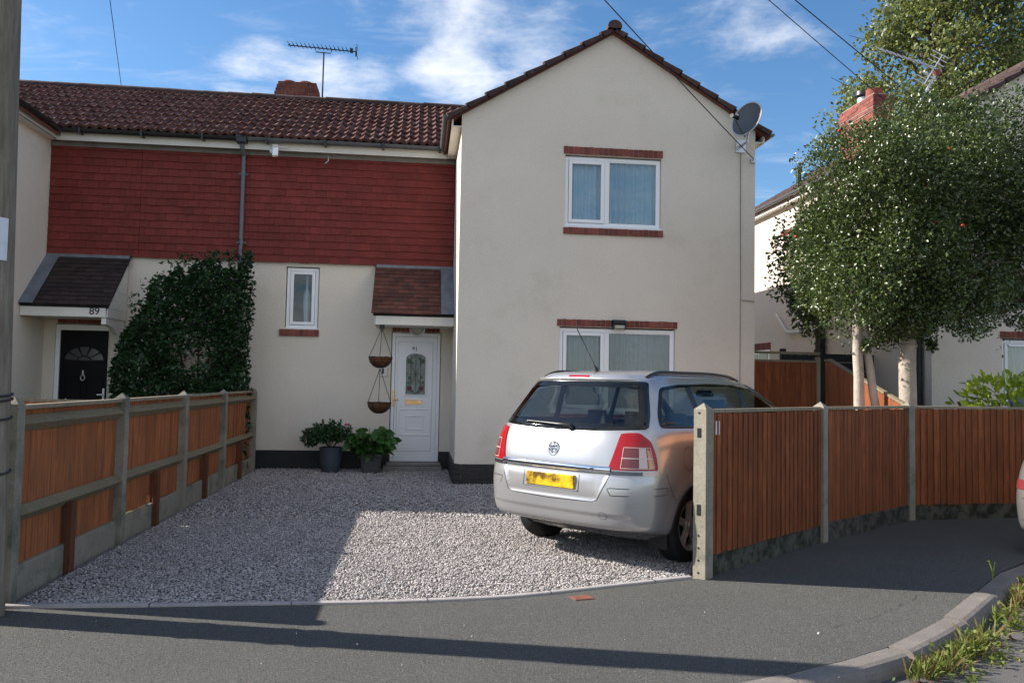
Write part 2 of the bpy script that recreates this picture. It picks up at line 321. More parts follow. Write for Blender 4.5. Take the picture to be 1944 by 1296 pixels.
def np_mesh(name, V, F, mats, smooth=False, parent=None, base=None, mi=None):
    off = np.array(root_of(parent).location) if parent else (np.array(base) if base is not None else np.zeros(3))
    V = np.asarray(V, dtype=np.float32)-off.astype(np.float32); F = np.asarray(F, dtype=np.int32); k = F.shape[1]
    me = bpy.data.meshes.new(name); me.vertices.add(len(V)); me.vertices.foreach_set('co', V.ravel())
    me.loops.add(F.size); me.loops.foreach_set('vertex_index', F.ravel()); me.polygons.add(len(F))
    me.polygons.foreach_set('loop_start', np.arange(0, F.size, k, dtype=np.int32)); me.polygons.foreach_set('loop_total', np.full(len(F), k, dtype=np.int32))
    for q in ([mats] if isinstance(mats, str) else mats): me.materials.append(M[q])
    if mi is not None: me.polygons.foreach_set('material_index', np.asarray(mi, dtype=np.int32))
    me.update(calc_edges=True); me.validate()
    if smooth: me.polygons.foreach_set('use_smooth', [True]*len(me.polygons))
    o = bpy.data.objects.new(name, me); link(o)
    if parent: o.parent = parent
    elif base is not None: o.location = base
    return o
def struct(name, mb, mats, **k): return tag(obj(name, mb, mats, **k), kind='structure')
def text_mb(body, size, m4, depth=.004, bold=0.0, spacing=1.0):
    cu = bpy.data.curves.new('t', 'FONT'); cu.body = body; cu.size = size; cu.extrude = depth; cu.align_x = 'CENTER'; cu.align_y = 'CENTER'; cu.offset = bold; cu.space_character = spacing
    ob = bpy.data.objects.new('t', cu); link(ob); bpy.context.view_layer.update()
    me = bpy.data.meshes.new_from_object(ob.evaluated_get(bpy.context.evaluated_depsgraph_get()))
    mb = MB().add([m4 @ v.co for v in me.vertices], [tuple(p.vertices) for p in me.polygons])
    bpy.data.objects.remove(ob); bpy.data.curves.remove(cu); bpy.data.meshes.remove(me); return mb
def frontal(x, y, z): return Matrix(((1, 0, 0, x), (0, 0, -1, y), (0, 1, 0, z), (0, 0, 0, 1)))     # text facing -y

# leaves: a folded leaf of 4 or 8 corners at each point
def leaf_mesh(name, P, D, size, mats, parent, wid=.5, big=False, jit=.35, mi=None, droop=0):
    n = len(P); P = np.asarray(P); D = np.asarray(D, dtype=float); D /= np.linalg.norm(D, axis=1)[:, None]+1e-9
    R = rng.normal(size=(n, 3)); S = np.cross(D, R); S /= np.linalg.norm(S, axis=1)[:, None]+1e-9; U = np.cross(S, D)
    L = (size*(1-jit+2*jit*rng.random(n)))[:, None]; Wd = L*wid*.5
    if not big:
        b = P; t = P+D*L; l = P+D*L*.5+S*Wd+U*Wd*.35; r = P+D*L*.5-S*Wd+U*Wd*.35
        V = np.stack([b, l, t, r], 1).reshape(-1, 3); F = (np.arange(n)*4)[:, None, None]+np.array([[0, 2, 1], [0, 3, 2]])[None]; F = F.reshape(-1, 3); rep = 2
    else:
        dz = np.array([0, 0, -1.0])*droop
        b = P; m1 = P+D*L*.35; m2 = P+D*L*.72+dz*L*.08; t = P+D*L+dz*L*.25
        V = np.stack([b, m1, m2, t, m1+S*Wd+U*Wd*.3, m2+S*Wd*.8+U*Wd*.25, m1-S*Wd+U*Wd*.3, m2-S*Wd*.8+U*Wd*.25], 1).reshape(-1, 3)
        Fq = np.array([[0, 1, 4], [1, 5, 4], [1, 2, 5], [2, 3, 5], [0, 6, 1], [1, 6, 7], [1, 7, 2], [2, 7, 3]])
        F = ((np.arange(n)*8)[:, None, None]+Fq[None]).reshape(-1, 3); rep = 8
    return np_mesh(name, V, F, mats, parent=parent, mi=None if mi is None else np.repeat(mi, rep))
def rand_dirs(n):
    d = rng.normal(size=(n, 3)); return d/np.linalg.norm(d, axis=1)[:, None]

# ================================================================ SETTING
def sheet(name, poly, z, m, thick=None, base=None):
    mb = MB(); tris = tessellate_polygon([[Vector((x, y, 0)) for x, y in poly]])
    pts = [(x, y, z) for x, y in poly]
    A = sum(poly[i][0]*poly[(i+1) % len(poly)][1]-poly[(i+1) % len(poly)][0]*poly[i][1] for i in range(len(poly)))
    fs = []
    for t in tris:
        a, b, c = [Vector(pts[i]) for i in t]
        fs.append(t if (b-a).cross(c-a).z > 0 else (t[0], t[2], t[1]))
    mb.add(pts, fs)
    if thick:
        n = len(pts); o = len(mb.v); mb.v.extend([(x, y, z-thick) for x, y in poly])
        for i in range(n): mb.f.append((i, (i+1) % n, o+(i+1) % n, o+i)); mb.m.append(0)
    return struct(name, mb, m)
R0 = 400
sheet('ground', [(-R0, -R0), (R0, -R0), (R0, R0), (-R0, R0)], -.16, 'soil')
sheet('road', [(-60, -9), (60, -9), (60, 8.2), (14, 8.4), (8, 7.7), (6, 7.1), (4.5, 6), (3, 4.9), (1.5, 4.1), (-2, 3.6), (-60, 3.4)], -.09, 'road')
KI = [(-30, 3.05), (-10, 3.15), (-4, 3.3), (-1.2, 3.5), (.4, 3.7), (1.2, 3.88), (1.7, 4.06), (2.01, 4.2), (2.36, 4.35), (2.82, 4.6), (3.42, 5.05), (4.0, 5.58), (4.46, 6.02), (4.85, 6.38), (5.32, 6.72), (5.95, 7.05), (6.9, 7.4), (8.5, 7.8), (14, 8.5)]
EDG = [(-2.6, 5.61), (-1.8, 5.6), (-.98, 5.62), (-.29, 5.61), (.42, 5.68), (.79, 5.75), (1.41, 5.98), (2.16, 6.24)]
FP = [(2.25, 6.27), (3.95, 7.69), (5.66, 8.94), (7.55, 9.2), (9.6, 9.45), (11.7, 9.7)]
pav = [(-30, 5.9)]+EDG+[(2.25, 6.24), (3.96, 7.66), (5.68, 8.90), (7.55, 9.15), (11.7, 9.65), (14, 9.9)]+KI[::-1]
sheet('pavement', pav, 0.0, 'asphalt', thick=.15)
sheet('driveway', EDG+[(2.25, 6.3), (3.95, 7.72), (5.66, 8.96), (6.3, 12.2), (6.3, 14.3), (-2.66, 14.3)], -.008, 'gravelbase')
sheet('lawn', [(-30, 5.92), (-2.66, 5.66), (-2.66, 14.3), (-30, 14.3)], -.012, 'lawn')
sheet('garden_bed', [(5.66, 8.96), (14, 9.95), (40, 9.95), (40, 14), (6.3, 14), (6.3, 12.2)], -.012, 'soil')

# kerb: separate stones with joints, splayed outer edge
def resample(P, step):
    P = [Vector((*p, 0)) for p in P]; out = [P[0]]; acc = 0
    for a, b in zip(P, P[1:]):
        L = (b-a).length; d = step-acc
        while d <= L: out.append(a.lerp(b, d/L)); d += step
        acc = (acc+L) % step
    return out
def smooth_poly(P, it=2):
    for _ in range(it):
        Q = [P[0]]
        for a, b in zip(P, P[1:]): Q += [(a[0]*.75+b[0]*.25, a[1]*.75+b[1]*.25), (a[0]*.25+b[0]*.75, a[1]*.25+b[1]*.75)]
        P = Q+[P[-1]]
    return P
mb = MB(); KS = resample(smooth_poly(KI), .0915); per = 10
prof = [(0, -.2), (0, .002), (.006, .006), (.105, .005), (.132, -.004), (.155, -.030), (.165, -.058), (.17, -.2)]
for i in range(0, len(KS)-per-1, per):
    rows = []; jz = random.uniform(-.009, .009); jo = random.uniform(-.009, .009)
    for k in range(per+1):
        d = (KS[i+per]-KS[i]).normalized(); p = KS[i].lerp(KS[i+per], k/per)*.7+KS[i+k]*.3; nrm = Vector((d.y, -d.x, 0))
        if k == 0: p = p+d*.009
        if k == per: p = p-d*.009
        rows.append([p+nrm*(a+jo)+Vector((0, 0, b+jz)) for a, b in prof])
    mb.grid(rows, flip=True); n = len(prof); o = len(mb.v)-n*len(rows)
    mb.f.append(tuple(o+j for j in range(n))); mb.m.append(0); mb.f.append(tuple(o+n*per+j for j in range(n))[::-1]); mb.m.append(0)
struct('kerb', mb, 'kerb')
KOUT = []
for i in range(1, len(KS)-1):
    d = (KS[i+1]-KS[i-1]).normalized(); KOUT.append((KS[i]+Vector((d.y, -d.x, 0))*.18, d))
# gravel edging strip
mb = MB(); ES = resample(smooth_poly(EDG, 1), .05)
for i in range(0, len(ES)-1, 18):
    seg = ES[i:i+19]; rows = []; jz = random.uniform(-.003, .003)
    for k, p in enumerate(seg):
        d = (seg[min(k+1, len(seg)-1)]-seg[max(k-1, 0)]).normalized(); nr = Vector((-d.y, d.x, 0)); q = p+(d*.004 if k == 0 else -d*.004 if k == len(seg)-1 else Vector())
        rows.append([q+nr*a+Vector((0, 0, b+jz)) for a, b in ((0, -.1), (0, .014), (.006, .018), (.044, .018), (.05, .014), (.05, -.1))])
    mb.grid(rows, flip=False)
struct('edging_strip', mb, 'edging')
# hairline crack in the pavement
cp = [(2.62, 4.95), (2.78, 5.02), (2.9, 5.09), (3.06, 5.17), (3.13, 5.25), (3.27, 5.33), (3.4, 5.45), (3.52, 5.52), (3.7, 5.72)]
mb = MB(); P = []
for a, b in zip(cp, cp[1:]):
    for t in np.linspace(0, 1, 6)[:-1]: P.append((a[0]+(b[0]-a[0])*t+random.uniform(-.012, .012), a[1]+(b[1]-a[1])*t+random.uniform(-.012, .012)))
for i, (a, b) in enumerate(zip(P, P[1:])):
    if random.random() < .35: continue
    d = Vector((b[0]-a[0], b[1]-a[1], 0)).normalized(); nr = Vector((-d.y, d.x, 0))*random.uniform(.0008, .0022)
    A, B = Vector((*a, .004)), Vector((*b, .004)); mb.add([A-nr, B-nr, B+nr, A+nr], [(0, 1, 2, 3)])
struct('pavement_crack', mb, 'crack')
# gravel stones
def poly_inside(P, poly):
    x, y = P[:, 0], P[:, 1]; ins = np.zeros(len(P), bool); n = len(poly)
    for i in range(n):
        x1, y1 = poly[i]; x2, y2 = poly[(i+1) % n]; c = ((y1 > y) != (y2 > y)) & (x < (x2-x1)*(y-y1)/(y2-y1+1e-12)+x1); ins ^= c
    return ins
def stones(n, poly, lo, hi, s0, s1):
    P = np.stack([rng.uniform(-2.6, 6.3, n), rng.uniform(lo, hi, n)], 1); P = P[poly_inside(P, poly)]; k = len(P)
    oc = np.array([[1, 0, 0], [-1, 0, 0], [0, 1, 0], [0, -1, 0], [0, 0, 1], [0, 0, -1], [.6, .6, .55], [-.6, .6, .5], [-.6, -.6, .55], [.6, -.6, .5]])
    Fo = np.array([[0, 6, 9], [2, 7, 6], [1, 8, 7], [3, 9, 8], [4, 6, 7], [4, 7, 8], [4, 8, 9], [4, 9, 6], [0, 2, 6], [2, 1, 7], [1, 3, 8], [3, 0, 9], [5, 2, 0], [5, 1, 2], [5, 3, 1], [5, 0, 3]])
    V = oc[None]*(1+rng.uniform(-.25, .25, (k, 10, 1)))*(rng.uniform(s0, s1, (k, 1, 1))*.5); V = V*rng.uniform(.6, 1.25, (k, 1, 3))*np.array([1, 1, .8])
    a = rng.uniform(0, 2*np.pi, k); c, s = np.cos(a), np.sin(a); b = rng.normal(0, .5, k); cb, sb = np.cos(b), np.sin(b)
    x = V[:, :, 0]*cb[:, None]+V[:, :, 2]*sb[:, None]; z = -V[:, :, 0]*sb[:, None]+V[:, :, 2]*cb[:, None]; y = V[:, :, 1]
    X = x*c[:, None]-y*s[:, None]+P[:, 0:1]; Y = x*s[:, None]+y*c[:, None]+P[:, 1:2]; Z = z+rng.uniform(-.006, .012, (k, 1))
    V = np.stack([X, Y, Z], 2).reshape(-1, 3); F = ((np.arange(k)*10)[:, None, None]+Fo[None]).reshape(-1, 3); return V, F
drv = EDG[:-1]+[(2.14, 6.28), (2.2, 6.4), (3.9, 7.78), (5.6, 9.02), (6.2, 11.9), (.6, 11.95), (.52, 11.95), (.52, 13.9), (-2.56, 13.9), (-2.56, 5.68)]
drv = [(x, y+.055) if y < 6.26 else (x, y) for x, y in drv]
Va, Fa = stones(165000, drv, 5.6, 9.0, .009, .024); Vb, Fb = stones(70000, drv, 9.0, 13.95, .015, .033)
g = np_mesh('gravel', np.concatenate([Va, Vb]), np.concatenate([Fa, Fb+len(Va)]), 'stone'); tag(g, 'loose grey gravel stones covering the driveway', 'gravel', kind='stuff')
def grit(n):
    P = np.stack([rng.uniform(-2.9, 5.2, n), 3.6+3.6*rng.random(n)**1.25], 1); P = P[poly_inside(P, pav)]; k = len(P); a = rng.uniform(0, 6.28, (k, 1))+np.array([[0, 1.57, 3.14, 4.71]]); r = rng.uniform(.0022, .0058, (k, 1))*rng.uniform(.7, 1.3, (k, 4))
    B = np.stack([P[:, :1]+r*np.cos(a), P[:, 1:]+r*np.sin(a), np.full((k, 4), -.0004)], 2); T = np.concatenate([P+rng.normal(0, .0012, (k, 2)), rng.uniform(.0012, .0036, (k, 1))], 1)[:, None]
    V = np.concatenate([B, T], 1).reshape(-1, 3); F = ((np.arange(k)*5)[:, None, None]+np.array([[0, 1, 4], [1, 2, 4], [2, 3, 4], [3, 0, 4]])[None]).reshape(-1, 3); return V, F
M['grit'] = mat('asphalt_aggregate', (.098, .096, .088), .9, spec=.3, island=.6)
tag(np_mesh('pavement_grit', *grit(150000), 'grit'), 'coarse stone aggregate standing out of the grey pavement', 'grit', kind='stuff')
# scattered single stones and leaf scraps on the pavement
mb = MB()
for k in range(18):
    x, y = random.uniform(-2.5, 3), random.uniform(4, 5.6)
    if k == 0: x, y = 2.47, 4.83
    r = random.uniform(.003, .0065) if k else .011; rr = [(r*random.uniform(.8, 1.2)*math.cos(t), r*random.uniform(.8, 1.2)*math.sin(t)) for t in np.linspace(0, 6.28, 7)[:-1]]
    mb.add([(x+a, y+b, .0) for a, b in rr]+[(x+a*.6, y+b*.6, r*.9) for a, b in rr], [(i, (i+1) % 6, 6+(i+1) % 6, 6+i) for i in range(6)]+[(6, 7, 8, 9, 10, 11)])
tag(obj('scattered_stones', mb, 'stone'), 'small loose pebbles scattered over the grey pavement', 'pebbles', kind='stuff')

# ================================================================ HOUSE BUILDING BLOCKS
def wall(mb, axis, c, a0, a1, z0, z1, holes=(), depth=.09, out=-1, m=None):
    """upright rectangle with openings and their reveals. axis 'y': plane y=c, runs along x; axis 'x': plane x=c, runs along y"""
    xs = sorted({a0, a1, *[v for h in holes for v in h[:2]]}); zs = sorted({z0, z1, *[v for h in holes for v in h[2:4]]})
    P = (lambda a, z, d=0: (a, c+d, z)) if axis == 'y' else (lambda a, z, d=0: (c+d, a, z))
    for i in range(len(xs)-1):
        for j in range(len(zs)-1):
            ma, mz = (xs[i]+xs[i+1])/2, (zs[j]+zs[j+1])/2
            if any(h[0] < ma < h[1] and h[2] < mz < h[3] for h in holes): continue
            mb.add([P(xs[i], zs[j]), P(xs[i+1], zs[j]), P(xs[i+1], zs[j+1]), P(xs[i], zs[j+1])], [(0, 1, 2, 3)], m)
    d = -out*depth
    for h0, h1, k0, k1 in [h[:4] for h in holes]:
        for (p, q) in (((h0, k0), (h0, k1)), ((h0, k1), (h1, k1)), ((h1, k1), (h1, k0)), ((h1, k0), (h0, k0))):
            mb.add([P(*p), P(*q), P(*q, d), P(*p, d)], [(0, 1, 2, 3)], m)
def tile_roof(mb, P0, A, U, length, slope, roll=.15, gauge=.32, hgt=.040, lip=.042, m=0, jitter=.004, ends=(True, True)):
    A = Vector(A).normalized(); U = Vector(U).normalized(); N = A.cross(U); N = N if N.z > 0 else -N; P0 = Vector(P0); tw = roll*2; nt_ = int(round(length/tw)); tw = length/nt_; nc = int(math.ceil(slope/gauge))
    K = 12
    for c in range(nc):
        s0 = c*gauge; s1 = min(s0+gauge+.02, slope)
        for t in range(nt_):
            j = random.uniform(-jitter, jitter); js = random.uniform(-jitter, jitter)*1.5; rows = []
            cols = [k/K for k in range(K+1)]
            for s, dz in ((s0+js, -.012), (s0+js, lip), (s0+js+.012, lip+.004), ((s0+s1)/2, lip*.55), (s1, 0.0)):
                row = []
                if t == 0 and ends[0]: row.append(P0+A*(t*tw)+U*s+N*(-.05))
                for q in cols:
                    f = (q*2) % 1.0; h = hgt*math.exp(-((f-.5)/.2)**2)
                    row.append(P0+A*(t+q)*tw+U*s+N*(dz+h+j))
                if t == nt_-1 and ends[1]: row.append(P0+A*((t+1)*tw)+U*s+N*(-.05))
                rows.append(row)
            mb.grid(rows, m)
def plain_tiles(mb, P0, A, U, length, slope, w=.165, gauge=.10, th=.013, m=0, gap=.002):
    A = Vector(A).normalized(); U = Vector(U).normalized(); N = A.cross(U); N = N if N.z > 0 or abs(N.z) < 1e-6 and N.y < 0 else -N; P0 = Vector(P0); nc = int(round(slope/gauge)); g = slope/nc
    for c in range(nc):
        s = c*g; x = -w/2 if c % 2 else 0.0
        while x < length-1e-3:
            a, b = max(x, 0)+gap, min(x+w, length)-gap; x += w
            if b-a < .02: continue
            j = random.uniform(-.003, .003); k = random.uniform(-.004, .004)
            p = [P0+A*q+U*(s+r_+k)+N*h for q, r_, h in ((a, 0, th*.2), (b, 0, th*.2), (b, 0, th*1.7+j), (a, 0, th*1.7+j), (b, g*1.15, th*.7), (a, g*1.15, th*.7))]
            mb.add(p, [(0, 1, 2, 3), (3, 2, 4, 5), (0, 3, 5), (1, 4, 2)], m)
def soldier(mb, x0, x1, z0, z1, y, proud=.015, n=None, depth=.09):     # row of upright bricks set in mortar (mat 0 brick, 1 mortar)
    n = n or max(2, int(round((x1-x0)/.08))); w = (x1-x0)/n
    for i in range(n): mb.box(x0+i*w+.004, x0+(i+1)*w-.004, y-proud-random.uniform(0, .004), y+depth, z0+random.uniform(0, .004), z1-random.uniform(0, .006), 0)
    mb.box(x0+.002, x1-.002, y-proud+.006, y+depth-.01, z0+.006, z1-.008, 1)
def half_pipe(mb, P, r, n=8, m=None, side=(0, 0, 1)):      # half-round gutter along a straight path P[0]->P[1], open on top
    p, q = Vector(P[0]), Vector(P[1]); d = (q-p).normalized(); up = Vector((0, 0, 1)); sd = d.cross(up)
    out = [[c+sd*math.cos(t)*r+up*math.sin(t)*r for t in np.linspace(math.pi, 2*math.pi, n)] for c in (p, q)]
    inn = [[c+sd*math.cos(t)*r*.93+up*(math.sin(t)*r*.93) for t in np.linspace(math.pi, 2*math.pi, n)] for c in (p, q)]
    mb.grid(out, m); mb.grid(inn, m, True)
    for o, i in zip(out, inn): mb.grid([o, i], m)
    mb.add([out[0][0], out[1][0], inn[1][0], inn[0][0]], [(0, 1, 2, 3)], m); mb.add([out[0][-1], out[1][-1], inn[1][-1], inn[0][-1]], [(0, 1, 2, 3)], m)
    for c, o in ((p, out[0]), (q, out[1])): mb.add([c]+o, [tuple(range(len(o)+1))], m)
def curtain_mb(x0, x1, z0, z1, y, amp=.045, wl_=.105, vari=.3):
    n = int((x1-x0)/.012)+2; ph = 0; xs = np.linspace(x0, x1, n); rows = [[], []]
    for x in xs:
        ph += 2*math.pi*(x1-x0)/(n-1)/wl_*(1+vari*math.sin(x*9)); yy = y+amp*math.sin(ph)*(1+.4*math.sin(x*5))
        rows[0].append((x, yy, z0)); rows[1].append((x, yy*.4+y*.6, z1))
    return MB().grid(rows)
def window(parent, x0, x1, z0, z1, y, lights, fw=.055, glass='glass', curtain=None, name='window', cgap=.075, room=True, tb=None):
    """white plastic window: outer frame, mullions, opening sashes, panes.  lights: (xa, xb, sash?)"""
    mb = MB(); d0, d1 = y, y+.06
    mb.box(x0, x0+fw, d0, d1, z0, z1); mb.box(x1-fw, x1, d0, d1, z0, z1); mb.box(x0+fw, x1-fw, d0, d1, z1-fw, z1); mb.box(x0+fw, x1-fw, d0, d1, z0, z0+fw)
    for (a, b, s), (c, d, s2) in zip(lights, lights[1:]): mb.box(b, c, d0, d1, z0+fw, z1-fw)
    mb.box(x0-.01, x1+.01, y-.045, y+.0, z0-.022, z0+.012)
    w = obj(name, mb, 'upvc', parent, bevel=.005)
    for a, b, s in lights:
        za, zb = z0+fw, z1-fw
        if s:
            k = .055; sm = MB(); sm.box(a+.004, a+k, y-.018, y+.03, za+.004, zb-.004); sm.box(b-k, b-.004, y-.018, y+.03, za+.004, zb-.004); sm.box(a+k, b-k, y-.018, y+.03, zb-k, zb-.004); sm.box(a+k, b-k, y-.018, y+.03, za+.004, za+k)
            obj('sash', sm, 'upvc', w, bevel=.006); a, b, za, zb = a+k, b-k, za+k, zb-k
        obj('pane', MB().box(a-.003, b+.003, y+.016, y+.022, za-.003, zb+.003), glass, w)
        if not s:
            sm = MB(); q = .012
            sm.box(a, a+q, y+.004, y+.0155, za, zb); sm.box(b-q, b, y+.004, y+.0155, za, zb); sm.box(a+q, b-q, y+.004, y+.0155, za, za+q); sm.box(a+q, b-q, y+.004, y+.0155, zb-q, zb); obj('bead', sm, 'upvc', w)
    if curtain:
        obj('curtain', curtain_mb(x0+.02, x1-.02, z0+.01, z1-.01, y+cgap), curtain, w, smooth='full')
    if room:
        rm = MB(); a, b, c, d, e, f = x0-.3, x1+.3, y+.062, y+1.6, z0-.3, z1+.15
        rm.add([(a, d, e), (b, d, e), (b, d, f), (a, d, f), (a, c, e), (b, c, e), (b, c, f), (a, c, f)], [(0, 1, 2, 3), (0, 3, 7, 4), (1, 5, 6, 2), (3, 2, 6, 7), (0, 4, 5, 1)])
        obj('room_interior', rm, 'room', w)
    return w
PT = .60; TH = math.atan(PT)            # roof pitch
EAVE_Z = 5.47                            # top of the tiles at the eaves edge

def brick_stack(mb, x0, x1, y0, y1, z0, z1, inset=lambda z: 0, bl=.225, ch=.075):
    z = z0; c = 0
    while z < z1-.01:
        k = inset(z); a, b, d, e = x0+k, x1-k, y0+k, y1-k
        mb.box(a+.008, b-.008, d+.008, e-.008, z-.01, z+ch, 1)
        for (u0, u1, fx) in ((a, b, True), (d, e, False)):
            t = u0-(bl/2 if c % 2 else 0)
            while t < u1-.01:
                p, q = max(t, u0)+.005, min(t+bl, u1)-.005; t += bl
                if q-p < .03: continue
                j = random.uniform(-.003, .004)
                if fx:
                    mb.box(p, q, d-j, d+.09, z+.006, z+ch-.004, 0); mb.box(p, q, e-.09, e+j, z+.006, z+ch-.004, 0)
                else:
                    mb.box(a-j, a+.09, p, q, z+.006, z+ch-.004, 0); mb.box(b-.09, b+j, p, q, z+.006, z+ch-.004, 0)
        z += ch; c += 1
def ridge_mb(mb, p, q, r=.115, step=.44, m=None):
    p, q = Vector(p), Vector(q); d = q-p; L = d.length; d.normalize(); n = max(1, int(L/step)); sd = d.cross(Vector((0, 0, 1))).normalized()
    for i in range(n):
        a, b = p+d*(L*i/n-.01), p+d*(L*(i+1)/n); j = random.uniform(-.006, .006); rows = []
        for c, rr in ((a, r*1.04), (b, r*.97)): rows.append([c+sd*math.cos(t)*rr+Vector((0, 0, math.sin(t)*rr*.85+j)) for t in np.linspace(-.35, math.pi+.35, 12)])
        mb.grid(rows, m); mb.add(rows[0], [tuple(range(12))], m); mb.add(rows[1], [tuple(range(12))[::-1]], m)
def gable_poly(x0, x1, y, ze): return [(x0, y, 0), (x1, y, 0), (x1, y, ze), ((x0+x1)/2, y, ze+PT*(x1-x0)/2), (x0, y, ze)]
def semi(house, mirror):
    """one half of the pair. mirror=False is the right half"""
    X = (lambda x: -5.5-x) if mirror else (lambda x: x)
    o = (lambda a, b: (min(a, b), max(a, b)))
    PARTY = -2.88; gx0, gx1 = o(X(.55), X(5.1)); fx0, fx1 = o(PARTY, X(.55))
    YF, YG, YB, YW = 14.0, 12.0, 18.3, 21.6
    w = MB()
    fh = [(*o(X(-.47), X(.37)), .12, 2.31)]+([] if mirror else [(-2.25, -1.70, 2.32, 3.37)])
    wall(w, 'y', YF, fx0, fx1, 0, 5.45, fh, depth=.10)
    gh = [] if mirror else [(2.12, 3.61, 3.84, 4.945), (2.07, 3.85, 1.05, 2.345)]
    wall(w, 'y', YG, gx0, gx1, 0, EAVE_Z, gh, depth=.10)
    w.add([(gx0, YG, EAVE_Z), (gx1, YG, EAVE_Z), ((gx0+gx1)/2, YG, EAVE_Z+PT*(gx1-gx0)/2)], [(0, 1, 2)])
    for x, y0, y1 in ((X(.55), YG, YF), (X(5.1), YG, YW), (X(.55), YB, YW)): wall(w, 'x', x, y0, y1, 0, EAVE_Z)
    wall(w, 'y', YB, *o(PARTY, X(.55)), 0, 5.45); wall(w, 'y', YW, gx0, gx1, 0, EAVE_Z); w.add([(gx0, YW, EAVE_Z), (gx1, YW, EAVE_Z), ((gx0+gx1)/2, YW, EAVE_Z+PT*(gx1-gx0)/2)], [(0, 1, 2)])
    if mirror: wall(w, 'x', PARTY, YF, YB, 0, 5.45)
    obj('wall', w, 'render', house)
    # plinth
    p = MB()
    for a, b in ([(fx0, o(X(-.47), X(.37))[0])] if not mirror else [(o(X(-.47), X(.37))[1], fx1)])+[(o(X(.37), X(.55)))]: p.box(a, b, YF-.02, YF+.05, 0, .30)
    p.box(gx0-.02, gx1+.02, YG-.025, YG+.05, 0, .05)
    for r in range(4):             # painted brick courses
        x = gx0-.02-(.11 if r % 2 else 0)
        while x < gx1+.02:
            p.box(max(x, gx0-.02)+.003, min(x+.225, gx1+.02)-.003, YG-.025-random.uniform(0, .005), YG+.05, .004+r*.074, .004+r*.074+.068); x += .225
    xs = X(.55); s = -1 if not mirror else 1
    p.box(*o(xs+s*.02, xs-s*.05), YG, YF-.03, 0, .30); xs = X(5.1); p.box(*o(xs-s*.02, xs+s*.05), YG, YW, 0, .30)
    obj('plinth', p, 'plinth', house)
    # roof
    slm = 2.44/math.cos(TH); mx0, mx1 = o(PARTY, X(2.83))
    def main_slope(mb):
        tile_roof(mb, (mx0, 13.72, EAVE_Z), (1, 0, 0), (0, math.cos(TH), math.sin(TH)), mx1-mx0, slm, gauge=.318, ends=(False, False), m=2)
        mb.prism([(mx0, 13.74, EAVE_Z-.05), (mx0, 16.16, EAVE_Z-.05+PT*2.42), (mx0, 18.6, EAVE_Z-.05), (mx0, 18.6, EAVE_Z-.01), (mx0, 16.16, EAVE_Z-.01+PT*2.42), (mx0, 13.74, EAVE_Z-.01)], (mx1-mx0, 0, 0), 1)
    # materials: verge tiles, undercloak, weathered main tiles
    r, xm, zr, e = wing_roof_m(house, gx0, gx1, YG, 21.7, main_slope)
    rm = MB(); ridge_mb(rm, (mx0, 16.16, EAVE_Z+PT*2.44+.01), (mx1, 16.16, EAVE_Z+PT*2.44+.01), .095); obj('ridge_tiles', rm, 'rooftile_dark', r, smooth=50)
    # fascias, soffits, gutters
    def bd(nm, m, *B):
        for q in B: f = MB(); f.box(*q); obj(nm, f, m, house)
    a, b = o(PARTY, X(.40)); bd('fascia', 'white', (a, b, 13.775, 13.80, 5.27, 5.42)); bd('soffit', 'soffit', (a, b, 13.80, 14.0, 5.29, 5.31))
    xf = X(.40); bd('fascia', 'white', (*o(xf, xf+(-.025 if mirror else .025)), YG-.03, 13.775, 5.27, 5.42)); bd('soffit', 'white', (*o(xf, X(.55)), YG-.005, 13.80, 5.272, 5.288))
    xf = X(5.25); bd('fascia', 'white', (*o(xf, xf+(.025 if mirror else -.025)), YG-.01, 21.6, 5.27, 5.42)); bd('soffit', 'white', (*o(xf, X(5.1)), YG+.002, 21.6, 5.272, 5.288))
    gm = 'gutter_black' if mirror else 'gutter_grey'; ga, gb = o(PARTY, X(.30)); xa, xb = X(.325), X(5.33)
    for P in (((ga, 13.70, 5.435), (gb, 13.70, 5.435)), ((xa, YG-.04, 5.43), (xa, 13.68, 5.43)), ((xb, YG-.06, 5.41), (xb, 21.6, 5.41))):
        g = MB(); half_pipe(g, P, .062); gu = obj('gutter', g, gm, house, smooth=40)
        if P[0][1] == P[1][1]:
            x = ga+.3
            while x < gb: q = MB(); q.box(x-.016, x+.016, 13.622, 13.637, 5.355, 5.45); q.box(x-.016, x+.016, 13.637, 13.775, 5.355, 5.375); obj('gutter_bracket', q, 'gutter_black', gu); x += .95
    # hung tiles
    t = MB(); a, b = fx0+(.0 if mirror else .0), fx1
    runs = [(fx0+.01, -4.62), (-4.617, PARTY)] if mirror else [(PARTY, fx1-.015)]
    for a, b in runs: plain_tiles(t, (a, 13.968, 3.43), (1, 0, 0), (0, 0, 1), b-a, 1.86, w=.168, gauge=.1245, th=.020, gap=.0013)
    t.box(fx0, fx1, 13.970, 13.998, 3.45, 5.20)
    obj('eaves_board', MB().box(fx0, fx1, 13.93, 13.997, 5.215, 5.287), 'soffit', house)
    obj('tile_hanging', t, 'tilehang', house)
    return X, o

